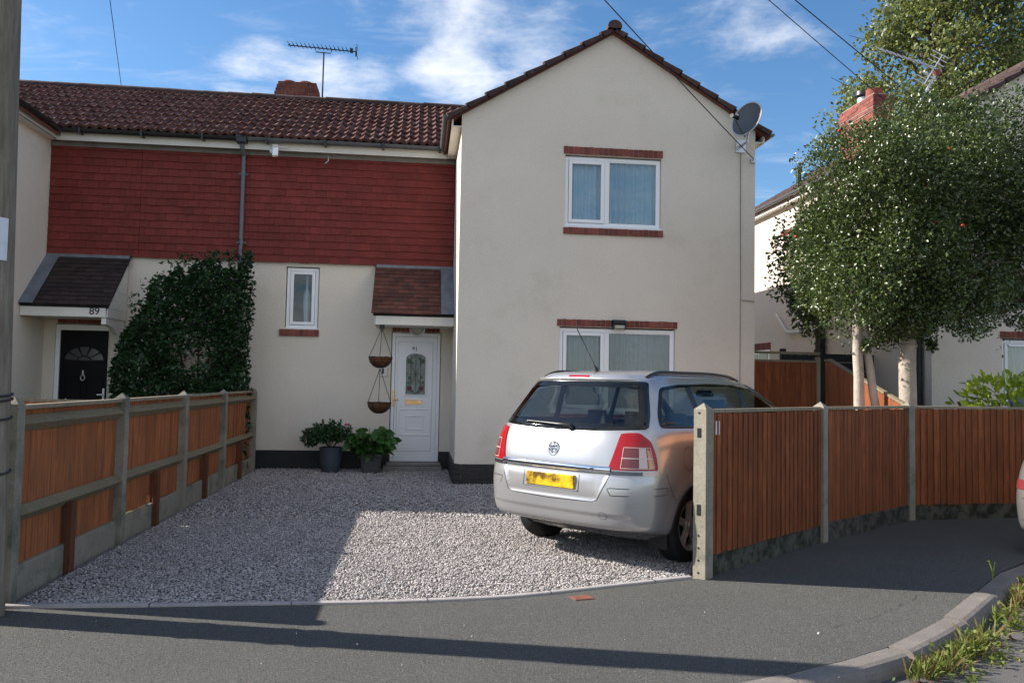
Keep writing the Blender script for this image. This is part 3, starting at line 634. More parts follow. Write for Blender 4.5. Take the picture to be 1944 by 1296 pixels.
def wing_roof_m(parent, x0, x1, ya, yb, extra, ze=EAVE_Z, ov=.22):
    xm = (x0+x1)/2; sl = ((x1-x0)/2+ov)/math.cos(TH); e = ze-PT*ov+.06; mb = MB(); y0 = ya-.11
    tile_roof(mb, (x0-ov, y0, e), (0, 1, 0), (math.cos(TH), 0, math.sin(TH)), yb-y0, sl, gauge=.335, hgt=.026, lip=.030)
    tile_roof(mb, (x1+ov, y0, e), (0, 1, 0), (-math.cos(TH), 0, math.sin(TH)), yb-y0, sl, gauge=.335, hgt=.026, lip=.030)
    top = PT*((x1-x0)/2+ov)
    for s, xe in ((1, x0-ov), (-1, x1+ov)):
        mb.prism([(xe+s*.01, y0+.035, e-.07), (xm, y0+.035, e-.07+top), (xm, y0+.035, e-.014+top), (xe+s*.01, y0+.035, e-.014)], (0, yb-y0-.04, 0), 1)
    if extra: extra(mb)
    r = obj('roof', mb, ['rooftile_dark', 'brick_dark', 'rooftile'], parent, smooth=35)
    rm = MB(); zr = e+top+.005; ridge_mb(rm, (xm, y0-.03, zr), (xm, yb, zr), .105); obj('ridge_tiles', rm, 'rooftile_dark', r, smooth=50)
    return r, xm, zr, e

def porch(house, X, o, number=None):
    xa, xb = X(-.77), X(.33); a, b = o(xa, xb); U = Vector((0, .87, .86)).normalized(); sl = math.hypot(.87, .86); y0, z0 = 13.09, 2.545
    t = MB(); plain_tiles(t, (a, y0, z0), (1, 0, 0), U, b-a, sl, w=.165, gauge=.098, th=.014)
    a2, b2 = o(X(-.74), X(.54)); t.prism([(a2, y0+.03, z0-.005), (a2, 13.97, z0+.86), (a2, 13.97, z0+.80), (a2, y0+.06, z0-.03)], (b2-a2, 0, 0), 1)
    pr = obj('porch_roof', t, ['plaintile' if not number else 'plaintile_dark', 'plinth'], house)
    f = MB(); a3, b3 = o(X(-.70), X(.545)); f.box(a3, b3, y0+.06, y0+.085, 2.375, 2.535); f.box(a3+.01, b3, y0+.085, 13.99, 2.385, 2.40)
    obj('porch_fascia', f, 'white', pr, bevel=.004)
    l = MB(); a4, b4 = o(X(.335), X(.545)); N = Vector((0, -U.z, U.y))
    rows = []
    for k, s in enumerate(np.linspace(0, sl, 9)):
        rows.append([Vector((q, y0+.0, z0))+U*s+N*(.022+random.uniform(0, .006)) for q in (a4, (a4+b4)/2, b4)])
    l.grid(rows); l.box(*o(X(-.75), X(.54)), 13.93, 13.97, z0+.83, z0+.90)
    obj('lead_flashing', l, 'lead', pr)
    s = MB(); x = X(-.70); d = -.02 if not number else .02            # boarded cheek
    n = 7
    for k in range(n):
        za, zb = 2.375+k*(1.0/n), 2.375+(k+1)*(1.0/n)-.004; ya = lambda z: y0+.085+max(0, (z-2.50))/.86*.87
        s.prism([(x, ya(za), za), (x, 13.98, za), (x, 13.98, zb), (x, ya(zb), zb)], (d, 0, 0))
    obj('porch_cheek', s, 'white', pr)
    return pr

# ---------------------------------------------------------------- right half: number 91
h91 = thing('semi_detached_house', 'cream house with a tall plain gable and a white front door numbered 91', 'house', (1.1, 15, 0))
X, o = semi(h91, False)
window(h91, 2.125, 3.605, 3.86, 4.925, 12.045, [(2.18, 2.735, True), (2.80, 3.55, False)], curtain='curtain_blue')
window(h91, 2.075, 3.845, 1.07, 2.325, 12.045, [(2.13, 2.76, True), (2.825, 3.79, False)], curtain='curtain')
sw = window(h91, -2.235, -1.715, 2.335, 3.355, 14.045, [(-2.18, -1.77, True)])
for nm, (a, b, c, d, y, n) in (('window_lintel', (2.09, 3.63, 4.95, 5.065, 12, 20)), ('window_lintel', (2.03, 3.88, 2.35, 2.455, 12, 25)), ('door_lintel', (-.46, .345, 2.315, 2.425, 14, 11)),
                               ('window_sill', (2.10, 3.64, 3.735, 3.835, 12, 20)), ('window_sill', (-2.33, -1.68, 2.20, 2.315, 14, 8)), ('window_sill', (2.05, 3.87, .94, 1.045, 12, 24))):
    q = MB(); soldier(q, a, b, c, d, y, n=n, proud=.03 if 'sill' in nm else .014); obj(nm, q, ['brick', 'mortar'], h91)
pr91 = porch(h91, X, o)
# front door
mb = MB(); mb.box(-.455, -.40, 14.0, 14.07, .13, 2.30); mb.box(.305, .36, 14.0, 14.07, .13, 2.30); mb.box(-.40, .305, 14.0, 14.07, 2.235, 2.30); mb.box(-.40, .305, 13.985, 14.07, .13, .20)
dr = obj('door', mb, 'upvc', h91, bevel=.006)
mb = MB(); mb.box(-.397, .302, 14.012, 14.06, .203, 2.232)
def frame_mb(mb, x0, x1, z0, z1, y, w=.018, t=.01):
    mb.box(x0, x1, y-t, y+.004, z1-w, z1); mb.box(x0, x1, y-t, y+.004, z0, z0+w); mb.box(x0, x0+w, y-t, y+.004, z0+w, z1-w); mb.box(x1-w, x1, y-t, y+.004, z0+w, z1-w)
frame_mb(mb, -.325, .215, .565, 1.02, 14.012, .022); frame_mb(mb, -.205, .095, .66, .905, 14.012, .02); frame_mb(mb, -.36, .25, 1.055, 2.11, 14.012, .010, .006)
arc = [(-.265+.165*0, 1.21)]
P = [(-.255, 1.22), (.155, 1.22), (.155, 1.90)]+[(-.05+.205*math.cos(t), 1.90+.095*math.sin(t)) for t in np.linspace(0, math.pi, 13)[1:-1]]+[(-.255, 1.90)]
P2 = [(-.05+(x+.05)*.80, 1.60+(z-1.60)*.895) for x, z in P]
for i in range(len(P)):
    a, b, c, d = P[i], P[(i+1) % len(P)], P2[(i+1) % len(P)], P2[i]
    mb.add([(a[0], 14.008, a[1]), (b[0], 14.008, b[1]), (c[0], 13.998, c[1]), (d[0], 13.998, d[1])], [(0, 1, 2, 3)])
    mb.add([(d[0], 13.998, d[1]), (c[0], 13.998, c[1]), (c[0], 14.014, c[1]), (d[0], 14.014, d[1])], [(0, 1, 2, 3)])
    mb.add([(a[0], 14.008, a[1]), (b[0], 14.008, b[1]), (b[0], 14.012, b[1]), (a[0], 14.012, a[1])], [(0, 1, 2, 3)])
obj('door_leaf', mb, 'upvc', dr, bevel=.003)
M['obscure'] = mat('obscure_door_glass', (.20, .225, .215), .12, vary=[(9, .35)], bump=(70, .4, .004))
M['leadgreen'] = mat('green_stained_glass', (.02, .10, .05), .15); M['leadred'] = mat('red_stained_glass', (.16, .015, .025), .15)
M['groove'] = mat('painted_groove_shade', (.10, .10, .105), .7)  # dark colour painting in the shade of the door's panel groove
lg = MB(); lg.add([(x, 14.010, z) for x, z in P2], [tuple(range(len(P2)))], 0)
cx = -.05
for a, b in (((-.21, 1.28), (.11, 1.92)), ((.11, 1.28), (-.21, 1.92)), ((-.05, 1.26), (-.05, 1.98)), ((-.21, 1.6), (.11, 1.6)), ((-.21, 1.42), (-.05, 1.26)), ((.11, 1.42), (-.05, 1.26)), ((-.21, 1.78), (-.05, 1.94)), ((.11, 1.78), (-.05, 1.94)), ((-.13, 1.28), (-.13, 1.95)), ((.03, 1.28), (.03, 1.95))):
    lg.bar((a[0], 14.006, a[1]), (b[0], 14.006, b[1]), .006, .007, m=1)
for x, z, r, k in ((-.15, 1.36, .045, 3), (.05, 1.36, .045, 3), (-.15, 1.54, .035, 2), (.05, 1.55, .03, 2), (-.16, 1.82, .045, 2), (.06, 1.82, .045, 2), (-.11, 1.79, .03, 2), (.02, 1.86, .03, 2), (-.17, 1.45, .025, 2), (.08, 1.46, .025, 2), (-.10, 1.31, .022, 2), (.0, 1.30, .022, 2)):
    n = 7; lg.add([(x+r*math.cos(t)*(1+.2*math.sin(3*t)), 14.0075, z+r*math.sin(t)) for t in np.linspace(0, 6.28, n+1)[:-1]], [tuple(range(n))], k)
obj('leaded_glass', lg, ['obscure', 'ink', 'leadgreen', 'leadred'], dr)
g = MB(); g.box(-.36, -.357, 14.009, 14.0115, .30, 2.15); g.box(.232, .235, 14.009, 14.0115, .30, 2.15); g.box(-.36, .235, 14.009, 14.0115, 2.147, 2.15); g.box(-.36, .235, 14.009, 14.0115, .30, .303); obj('groove_shade_line', g, 'groove', dr)
g = MB(); g.box(-.215, .055, 14.0, 14.012, 1.09, 1.165); g.box(-.19, .03, 13.994, 14.0, 1.105, 1.15); obj('letter_box', g, 'gold', dr, bevel=.004)
g = MB(); g.box(-.435, -.40, 13.99, 14.0, 1.06, 1.32); g.tube([(-.418, 13.99, 1.17), (-.418, 13.95, 1.17), (-.40, 13.945, 1.172), (-.33, 13.945, 1.165)], .011, 8); g.lathe([(.0, .0), (.012, 0), (.012, .012), (0, .012)], (-.418, 13.99, 1.10), 10, (0, -1, 0)); obj('handle', g, 'gold', dr, smooth=40)
obj('house_number', text_mb('91', .095, frontal(-.07, 14.008, 2.03), .003, .001), 'ink', dr)
mb = MB(); mb.box(-.55, .42, 13.62, 14.0, -.05, .075); mb.box(-.50, .40, 13.72, 14.0, .075, .125); obj('door_step', mb, 'soffit', h91, bevel=.01)
mb = MB(); mb.box(-.66, -.53, 13.975, 14.0, 1.56, 1.72, 0); mb.box(-.615, -.585, 13.965, 13.976, 1.60, 1.69, 1); obj('doorbell', mb, ['white', 'black'], h91, bevel=.004)
mb = MB(); brick_stack(mb, -3.03, -2.15, 16.65, 17.15, 6.6, 7.47, lambda z: .0 if z < 7.22 else .022 if z < 7.30 else .035 if z < 7.37 else .06); mb.box(-2.96, -2.24, 16.72, 17.08, 7.46, 7.49, 1)
ch = obj('chimney', mb, ['brick_dark', 'mortar'], h91)
for x in (-2.78, -2.45):
    q = MB().lathe([(.0, 0), (.125, 0), (.14, .05), (.135, .07), (.10, .075), (.085, .02)], (x, 16.9, 7.48), 20); obj('chimney_pot', q, 'terracotta', ch, smooth=40)
# cable down the gable and soffit stub
mb = MB(); mb.tube([(4.86, 11.985, 5.10), (4.86, 11.985, 3.9), (4.87, 11.985, 3.0), (4.865, 11.985, 2.82), (5.09, 11.985, 2.80)], .006, 6); mb.tube([(4.865, 11.985, 2.82), (4.865, 11.985, .4)], .005, 6); obj('wall_cable', mb, 'soffit', h91)

# ---------------------------------------------------------------- left half: number 89
h89 = thing('semi_detached_house', 'cream house on the left with a black front door and 89 on its porch', 'house', (-6.6, 15, 0))
X, o = semi(h89, True)
pr89 = porch(h89, X, o, '89')
obj('house_number', text_mb('89', .155, frontal(-4.965, 13.148, 2.462), .003, .0015), 'ink', pr89)
mb = MB()
P = [(-4.80, 13.18, 2.37), (-4.80, 13.97, 2.37), (-4.80, 13.97, 1.62), (-4.80, 13.91, 1.62), (-4.80, 13.86, 1.95), (-4.80, 13.70, 2.13), (-4.80, 13.45, 2.24), (-4.80, 13.18, 2.27)]
mb.prism(P, (-.07, 0, 0)); obj('porch_bracket', mb, 'white', pr89)
q = MB(); soldier(q, -5.84, -5.02, 2.315, 2.425, 14, n=11); obj('door_lintel', q, ['brick', 'mortar'], h89)
mb = MB(); mb.box(-5.86, -5.79, 13.985, 14.07, .12, 2.30); mb.box(-5.045, -5.035, 13.995, 14.07, .12, 2.30); mb.box(-5.79, -5.045, 13.985, 14.07, 2.21, 2.30); d8 = obj('door', mb, 'upvc', h89, bevel=.005)
mb = MB(); mb.box(-5.788, -5.047, 14.01, 14.06, .14, 2.208); frame_mb(mb, -5.72, -5.45, .35, 1.45, 14.01); frame_mb(mb, -5.38, -5.11, .35, 1.45, 14.01); obj('door_leaf', mb, 'doorblack', d8, bevel=.003)
mb = MB(); c0 = (-5.415, 1.72)
for k in range(5):
    t0, t1 = math.pi*k/5+.06, math.pi*(k+1)/5-.06; ts = np.linspace(t0, t1, 6)
    mb.add([(c0[0]+.30*math.cos(t), 14.008, c0[1]+.22*math.sin(t)) for t in ts]+[(c0[0]+.11*math.cos(t), 14.008, c0[1]+.08*math.sin(t)) for t in ts[::-1]], [tuple(range(12))])
mb.add([(c0[0]+.09*math.cos(t), 14.008, c0[1]+.065*math.sin(t)) for t in np.linspace(0, math.pi, 9)], [tuple(range(9))]); obj('fanlight_pane', mb, 'doordark', d8)
mb = MB(); mb.tube([(-5.42+.032*math.cos(t), 13.99, 1.44+.045*math.sin(t)) for t in np.linspace(0, 6.28, 13)[:-1]], .008, 6, closed=True); mb.lathe([(0, 0), (.02, 0), (.015, .02), (0, .03)], (-5.42, 14.008, 1.50), 10, (0, -1, 0)); mb.box(-5.43, -5.41, 13.985, 14.008, 1.49, 1.56); obj('door_knocker', mb, 'steel', d8, smooth=40)
mb = MB(); mb.tube([(-5.09, 13.99, 1.17), (-5.09, 13.94, 1.17), (-5.17, 13.94, 1.17)], .012, 8); mb.box(-5.105, -5.075, 13.985, 14.0, 1.07, 1.27); obj('handle', mb, 'upvc', d8)
mb = MB(); mb.box(-4.90, -4.80, 13.97, 14.0, 1.72, 1.93, 0); mb.box(-4.80, -4.77, 13.93, 14.0, 1.72, 1.95, 1); obj('notice_plate', mb, ['white', 'black'], h89)
mb = MB(); mb.tube([(-2.985, 13.74, 5.37), (-2.985, 13.76, 5.27), (-2.985, 13.90, 5.17), (-2.985, 13.90, .12)], .036, 12)
for z in (4.85, 3.70, 2.3): mb.tube([(-2.985, 13.90, z), (-2.985, 13.90, z+.06)], .043, 12); mb.box(-3.06, -2.91, 13.925, 13.98, z+.015, z+.045)
obj('downpipe', mb, 'pipe_grey', h89, smooth=40)
mb = MB(); mb.box(-3.07, -2.90, 13.64, 13.775, 5.34, 5.45); obj('gutter_outlet', mb, 'gutter_black', h89, bevel=.01)

# ---------------------------------------------------------------- neighbour on the right
hn = thing('detached_house', 'cream house behind the clipped holly trees, with a red brick chimney and brown verge', 'house', (10.3, 15, 0))
w = MB(); NZ = 5.68; nx0, nx1 = 8.0, 12.7
wall(w, 'x', nx0, 12.0, 20.5, 0, NZ, [], out=-1)
wall(w, 'y', 12.0, nx0, nx1, 0, NZ, [(9.20, 10.9, 1.12, 2.34)], depth=.1)
w.add([(nx0, 12, NZ), (nx1, 12, NZ), ((nx0+nx1)/2, 12, NZ+PT*(nx1-nx0)/2)], [(0, 1, 2)])
wall(w, 'x', nx1, 12, 20.5, 0, NZ, out=1); wall(w, 'y', 20.5, nx0, nx1, 0, NZ); w.add([(nx0, 20.5, NZ), (nx1, 20.5, NZ), ((nx0+nx1)/2, 20.5, NZ+PT*(nx1-nx0)/2)], [(0, 1, 2)])
obj('wall', w, 'render', hn)
wing_roof_m(hn, nx0, nx1, 12.0, 20.7, None, ze=NZ)
f = MB(); f.box(nx0-.16, nx0-.135, 11.98, 20.6, NZ-.20, NZ-.06); obj('fascia', f, 'white', hn); f = MB(); f.box(nx0-.135, nx0, 12.01, 20.6, NZ-.20, NZ-.185); obj('soffit', f, 'white', hn)
g = MB(); half_pipe(g, ((nx0-.225, 11.95, NZ-.06), (nx0-.225, 20.6, NZ-.06)), .062); obj('gutter', g, 'gutter_grey', hn, smooth=40)
window(hn, 9.205, 10.895, 1.14, 2.32, 12.045, [(9.26, 10.02, True), (10.08, 10.84, False)], curtain='curtain')
q = MB(); soldier(q, 9.16, 10.94, 2.345, 2.455, 12, n=24); obj('window_lintel', q, ['brick', 'mortar'], hn)
def xsoldier(y0, y1, z0, z1, x):
    q = MB(); n = int((y1-y0)/.08); wv = (y1-y0)/n
    for i in range(n): q.box(x-.015, x+.09, y0+i*wv+.004, y0+(i+1)*wv-.004, z0, z1, 0)
    q.box(x-.009, x+.08, y0, y1, z0+.005, z1-.005, 1); return q
obj('window_lintel', xsoldier(17.9, 19.2, 2.36, 2.52, nx0), ['brick', 'mortar'], hn); obj('window_lintel', xsoldier(16.6, 17.4, 4.85, 4.97, nx0), ['brick', 'mortar'], hn)
mb = MB(); mb.box(nx0-.012, nx0+.05, 17.95, 19.15, 1.35, 2.355); sidew = obj('side_window', mb, 'upvc', hn); mb = MB(); mb.box(nx0-.02, nx0-.011, 18.05, 18.52, 1.45, 2.27); mb.box(nx0-.02, nx0-.011, 18.58, 19.05, 1.45, 2.27); obj('pane', mb, 'doordark', sidew)
for y, nm in ((15.35, 'downpipe'), (12.22, 'downpipe')):
    mb = MB(); mb.tube([(nx0-.085, y, .05), (nx0-.085, y, 5.3), (nx0-.2, y, 5.5), (nx0-.22, y, 5.6)], .065, 10); obj(nm, mb, 'gutter_black', hn, smooth=40)
mb = MB(); mb.tube([(nx0-.05, 17.5, 3.12), (nx0-.06, 17.0, 2.72), (nx0-.06, 16.8, 2.68), (nx0-.06, 15.5, 2.66)], .03, 8); obj('waste_pipe', mb, 'white', hn, smooth=40)
mb = MB(); mb.tube([(7.84, 16.2, 5.6), (7.84, 16.2, 6.12)], .055, 10); mb.tube([(7.84, 16.2, 6.05), (7.84, 16.2, 6.14)], .07, 10); obj('flue_pipe', mb, 'gutter_black', hn, smooth=40)
mb = MB(); brick_stack(mb, 8.33, 8.76, 14.2, 15.45, 5.6, 7.02, lambda z: .035 if z < 6.66 else (.012 if z < 6.75 else .0 if z < 6.95 else .012)); mb.box(8.37, 8.72, 14.24, 15.41, 7.02, 7.05, 1)
ch2 = obj('chimney', mb, ['brick', 'mortar'], hn)
obj('chimney_pot', MB().lathe([(.0, 0), (.15, 0), (.16, .03), (.15, .14), (.16, .16), (.12, .16), (.11, .05)], (8.53, 14.5, 7.04), 20), 'terracotta', ch2, smooth=40)
mb = MB().lathe([(.11, 0), (.11, .14)], (8.52, 14.88, 7.04), 16, m=0); mb.lathe([(.0, .26), (.15, .25), (.165, .17), (.15, .15), (0, .15)], (8.52, 14.88, 7.04), 16, m=1); obj('chimney_cowl', mb, ['steel', 'black'], ch2, smooth=40)

# ================================================================ FIXTURES ON THE HOUSES
t = thing('satellite_dish', 'dark grey satellite dish on the right shoulder of the gable', 'dish', (4.78, 11.98, 5.35))
nd = Vector((-.80, -.52, .30)).normalized(); cD = Vector((4.80, 11.52, 5.44)); ax = nd.cross(Vector((0, 0, 1))).normalized(); ay = ax.cross(nd)
mb = MB(); rows = []; rows2 = []
for r in np.linspace(0, 1, 9):
    ring = []; ring2 = []
    for j in range(33):
        a = 2*math.pi*j/32; p = cD+ax*math.cos(a)*r*.25+ay*math.sin(a)*r*.275+nd*(.075*r*r); ring.append(p); ring2.append(p-nd*.008)
    rows.append(ring); rows2.append(ring2)
mb.grid(rows, 0); mb.grid(rows2, 0, True); obj('reflector', mb, 'dish', t, smooth='full')
mb = MB(); mb.tube([cD+ax*math.cos(a)*.25+ay*math.sin(a)*.275+nd*.073 for a in np.linspace(0, 2*math.pi, 33)[:-1]], .011, 6, closed=True); obj('rim', mb, 'dishrim', t, smooth=40)
lnb = cD+nd*.36-ay*.13
mb = MB(); mb.tube([cD-ay*.27+nd*.02, cD-ay*.25+nd*.12, lnb], .013, 6); obj('arm', mb, 'dish', t, smooth=40)
mb = MB(); mb.tube([lnb+nd*.05-ay*.01, lnb-nd*.06+ay*.03], .032, 10); mb.tube([lnb-nd*.05+ay*.025, lnb-nd*.08+ay*.035], .045, 12); obj('receiver_head', mb, 'black', t, smooth=40)
mb = MB(); mb.tube([cD-nd*.01, cD-nd*.08, Vector((4.86, 11.72, 5.30)), Vector((4.86, 11.72, 5.20)), Vector((4.86, 11.98, 5.20))], .02, 8); mb.box(4.78, 4.94, 11.975, 11.995, 5.10, 5.30); obj('wall_mount', mb, 'steel', t, smooth=40)

t = thing('security_light', 'small white security light with sensor under the eaves above the red tiles', 'light', (-2.44, 13.77, 5.2))
mb = MB(); mb.box(-2.50, -2.40, 13.72, 13.775, 5.28, 5.36); mb.tube([(-2.45, 13.72, 5.31), (-2.43, 13.66, 5.26)], .014, 8); mb.tube([(-2.43, 13.70, 5.30), (-2.25, 13.72, 5.32)], .01, 6); obj('bracket', mb, 'white', t, bevel=.004)
mb = MB(); mb.obox((-2.43, 13.64, 5.20), ((1, 0, .1), (0, 1, -.3), (0, .3, 1)), (.045, .03, .075)); obj('lamp_head', mb, 'upvc', t, bevel=.012, seg=2)
mb = MB(); mb.lathe([(0, .02), (.03, .015), (.035, -.02), (.02, -.045), (0, -.05)], (-2.50, 13.70, 5.24), 12); obj('sensor', mb, 'white', t, smooth=40)
mb = MB(); mb.tube([(-1.62, 13.94, 5.29), (-1.60, 13.93, 5.23), (-1.61, 13.935, 5.17), (-1.66, 13.94, 5.13)], .008, 6); tag(obj('loose_cable', mb, 'paper', base=(-1.62, 13.94, 5.2)), 'short pale loose cable end hanging over the red hung tiles', 'cable')

t = thing('flood_light', 'small black floodlight on the brick lintel of the ground floor window', 'light', (2.96, 11.98, 2.40))
mb = MB(); mb.box(2.86, 3.06, 11.90, 11.985, 2.385, 2.455); mb.prism([(2.86, 11.985, 2.385), (2.86, 11.86, 2.40), (2.86, 11.90, 2.455), (2.86, 11.985, 2.455)], (.20, 0, 0)); mb.box(2.86, 2.875, 11.87, 11.98, 2.31, 2.39); mb.box(3.045, 3.06, 11.87, 11.98, 2.31, 2.39); obj('housing', mb, 'black', t, bevel=.005)
M['lens_pale'] = mat('pale_lamp_lens', (.42, .42, .36), .15)
mb = MB(); mb.box(2.878, 3.042, 11.885, 11.97, 2.325, 2.38); obj('lens', mb, 'lens_pale', t, bevel=.01)
t = thing('porch_light', 'oval clear bulkhead lamp on the bricks above the white front door', 'light', (-.04, 13.98, 2.37))
mb = MB(); mb.lathe([(0, .075), (.06, .07), (.10, .05), (.115, .01), (.115, 0)], (-.04, 13.985, 2.375), 20, (0, -1, 0)); obj('lens', mb, 'lens_pale', t, smooth=60)
mb = MB(); mb.lathe([(.135, 0), (.135, .018), (.112, .022), (.112, 0)], (-.04, 13.985, 2.375), 20, (0, -1, 0)); obj('rim', mb, 'steel', t, smooth=40)
# aerials
t = thing('television_aerial', 'black television aerial on a straight mast beside the old chimney', 'aerial', (-2.09, 16.8, 7.0))
mb = MB(); mb.tube([(-2.09, 16.75, 6.7), (-2.085, 16.75, 8.16)], .016, 8); obj('mast', mb, 'wire', t)
mb = MB(); mb.tube([(-2.80, 16.75, 8.26), (-1.42, 16.75, 8.21)], .012, 8); mb.tube([(-2.26, 16.75, 8.235), (-2.24, 16.75, 8.155), (-1.95, 16.75, 8.145), (-1.92, 16.75, 8.225)], .010, 6); obj('boom', mb, 'wire', t)
mb = MB()
for i in range(16):
    x = -2.78+i*.083; z = 8.26-(x+2.80)*.036; mb.tube([(x-.012, 16.60, z+.02), (x+.012, 16.90, z+.02)], .006, 5); mb.box(x-.012, x+.012, 16.735, 16.765, z, z+.028)
mb.box(-1.56, -1.50, 16.72, 16.78, 8.19, 8.27)
for dz in (-.09, -.03, .03, .09): mb.tube([(-1.44+abs(dz)*.3, 16.58, 8.21+dz), (-1.44+abs(dz)*.3, 16.92, 8.21+dz)], .006, 5)
mb.bar((-1.44, 16.75, 8.11), (-1.44, 16.75, 8.31), .02, .02, up=(1, 0, 0)); obj('elements', mb, 'wire', t)
t = thing('television_aerial', 'silver aerial on a leaning mast beside the red chimney among the trees', 'aerial', (9.2, 14.6, 6.4))
A = Vector((9.15, 14.6, 6.45)); B = Vector((9.88, 14.6, 7.66))
mb = MB(); mb.tube([A, B], .022, 8); obj('mast', mb, 'steel', t)
q = lambda x, z: Vector((x, 14.6, z)); b0, b1 = q(8.72, 8.05), q(9.98, 7.72)
mb = MB(); mb.tube([b0, b1], .012, 6); mb.tube([q(9.62, 7.42), q(10.00, 8.02)], .012, 6); obj('boom', mb, 'steel', t)
mb = MB(); dv = Vector((.085, -.05, -.075))
for k in range(11): p = b0.lerp(b1, k/11); mb.tube([p-dv, p+dv], .010, 5)
for k in range(8):
    p = q(9.62, 7.42).lerp(q(10.00, 8.02), k/7)
    if k in (3, 4): continue
    mb.tube([p-dv*1.7, p+dv*1.2], .010, 5)
obj('elements', mb, 'steel', t); mb = MB(); mb.obox(B, ((1, 0, .4), (0, 1, 0), (-.4, 0, 1)), (.06, .04, .05)); obj('clamp_box', mb, 'terracotta', t)

# ---------------------------------------------------------------- pole and cables
PT0 = Vector((-2.765, 5.45, 8.33))
t = thing('utility_pole', 'grey timber utility pole at the left edge in front of the fence', 'pole', (-2.67, 5.45, 0))
mb = MB(); pts = [Vector((-2.665-.0165*z, 5.45, z)) for z in np.linspace(-.2, 8.6, 23)]; mb.tube(pts, [.148-.0015*i for i in range(23)], 20); obj('shaft', mb, 'pole', t, smooth=50)
for z in (1.215, 1.33, 1.36, .88):
    mb = MB(); mb.tube([(-2.665-.0165*z+.152*math.cos(a), 5.45+.152*math.sin(a), z+.008*math.sin(a*2)) for a in np.linspace(0, 6.28, 25)[:-1]], .007, 5, closed=True); obj('wire_band', mb, 'wire', t)
mb = MB(); cxp = -2.665-.0165*2.33; rows = [[(cxp+.1485*math.cos(a), 5.45+.1485*math.sin(a), z) for a in np.linspace(-1.9, -.42, 9)] for z in (2.195, 2.46)]; mb.grid(rows); obj('notice', mb, 'paper', t)
mb = MB()
for k in range(3): mb.box(-2.62, -2.585, 5.29, 5.30, 2.25+k*.06, 2.29+k*.06)
mb = MB(); mb.tube([(-3.0, 5.45, 8.2), (-2.5, 5.45, 8.2)], .03, 8)
for x in (-2.98, -2.84, -2.68, -2.52): mb.lathe([(0, 0), (.035, 0), (.03, .05), (.04, .06), (.025, .11), (0, .11)], (x, 5.45, 8.22), 10)
obj('insulator_arm', mb, 'chrome' if False else 'steel', t, smooth=40)
def wire(a, b, sag, r, label):
    a, b = Vector(a), Vector(b); mb = MB(); mb.tube([a.lerp(b, k/40)-Vector((0, 0, 4*sag*(k/40)*(1-k/40))) for k in range(41)], r, 5)
    tag(obj('overhead_cable', mb, 'wire', base=a), label, 'cable')
wire(PT0, (5.05, 11.93, 4.99), .10, .0075, 'thin cable sloping down the sky to a bracket at the right edge of the gable')
wire(PT0, (-9.6, 27.5, 9.35), .05, .008, 'faint thin cable dropping behind the tiled roof on the left')
wire(PT0, (8.25, 11.95, 5.72), .06, .0075, 'dark cable from the top of the picture into the leafy tree left of its crown')
wire(PT0, (12.2, 17.0, 6.5), .06, .0075, 'dark cable crossing the top right corner beyond the tree')
mb = MB(); mb.box(5.02, 5.095, 11.96, 11.99, 4.95, 5.02); mb.tube([(5.05, 11.99, 4.99), (5.05, 11.92, 4.99)], .012, 6); tag(obj('cable_bracket', mb, 'steel', base=(5.05, 11.98, 4.99)), 'small metal cable bracket at the right edge of the gable wall', 'bracket')

# ---------------------------------------------------------------- hanging baskets
def basket(name, label, c, hook, r=.185):
    t = thing(name, label, 'hanging basket', c, group='coir hanging baskets beside the white door'); C = Vector(c)
    mb = MB(); rows = []
    for u in np.linspace(0, math.pi/2, 8):
        rows.append([C+Vector((r*math.sin(u)*math.cos(a)*(1+.03*math.sin(9*a)), r*math.sin(u)*math.sin(a)*(1+.03*math.sin(9*a)), -r*.92*math.cos(u)+.012*math.sin(5*a)*math.sin(u))) for a in np.linspace(0, 2*math.pi, 33)])
    mb.grid(rows); rows = [[Vector(p)*.0+C+(Vector(p)-C)*.93 for p in row] for row in rows]; mb.grid(rows, 0, True); obj('coir_liner', mb, 'coir', t, smooth='full')
    mb = MB()
    for k in range(9):
        a = k*math.pi/9*2; mb.tube([C+Vector((r*1.03*math.sin(u)*math.cos(a), r*1.03*math.sin(u)*math.sin(a), -r*.95*math.cos(u))) for u in np.linspace(.1, math.pi/2, 7)], .0045, 5)
    for u in (.6, 1.05, math.pi/2): mb.tube([C+Vector((r*1.03*math.sin(u)*math.cos(a), r*1.03*math.sin(u)*math.sin(a), -r*.95*math.cos(u))) for a in np.linspace(0, 6.283, 25)[:-1]], .005, 5, closed=True)
    obj('wire_frame', mb, 'wire', t)
    for a in (2.9, 4.71, .25): 
        mb = MB(); mb.tube([C+Vector((r*math.cos(a), r*math.sin(a), 0)), Vector(hook)], .006, 5); obj('chain', mb, 'chain', t)
basket('hanging_basket', 'empty brown coir basket hanging from the porch corner, the upper of two', (-.615, 13.25, 1.86), (-.60, 13.25, 2.33))
basket('hanging_basket', 'empty brown coir basket hung underneath another basket, beside the door handle', (-.615, 13.25, 1.135), (-.615, 13.25, 1.68))
mb = MB(); mb.box(-.64, -.56, 13.21, 13.29, 2.31, 2.385); mb.tube([(-.60, 13.25, 2.32), (-.60, 13.25, 2.28)], .012, 6); tag(obj('basket_hook', mb, 'black', base=(-.6, 13.25, 2.35)), 'black hook block under the porch board that carries the hanging baskets', 'hook')

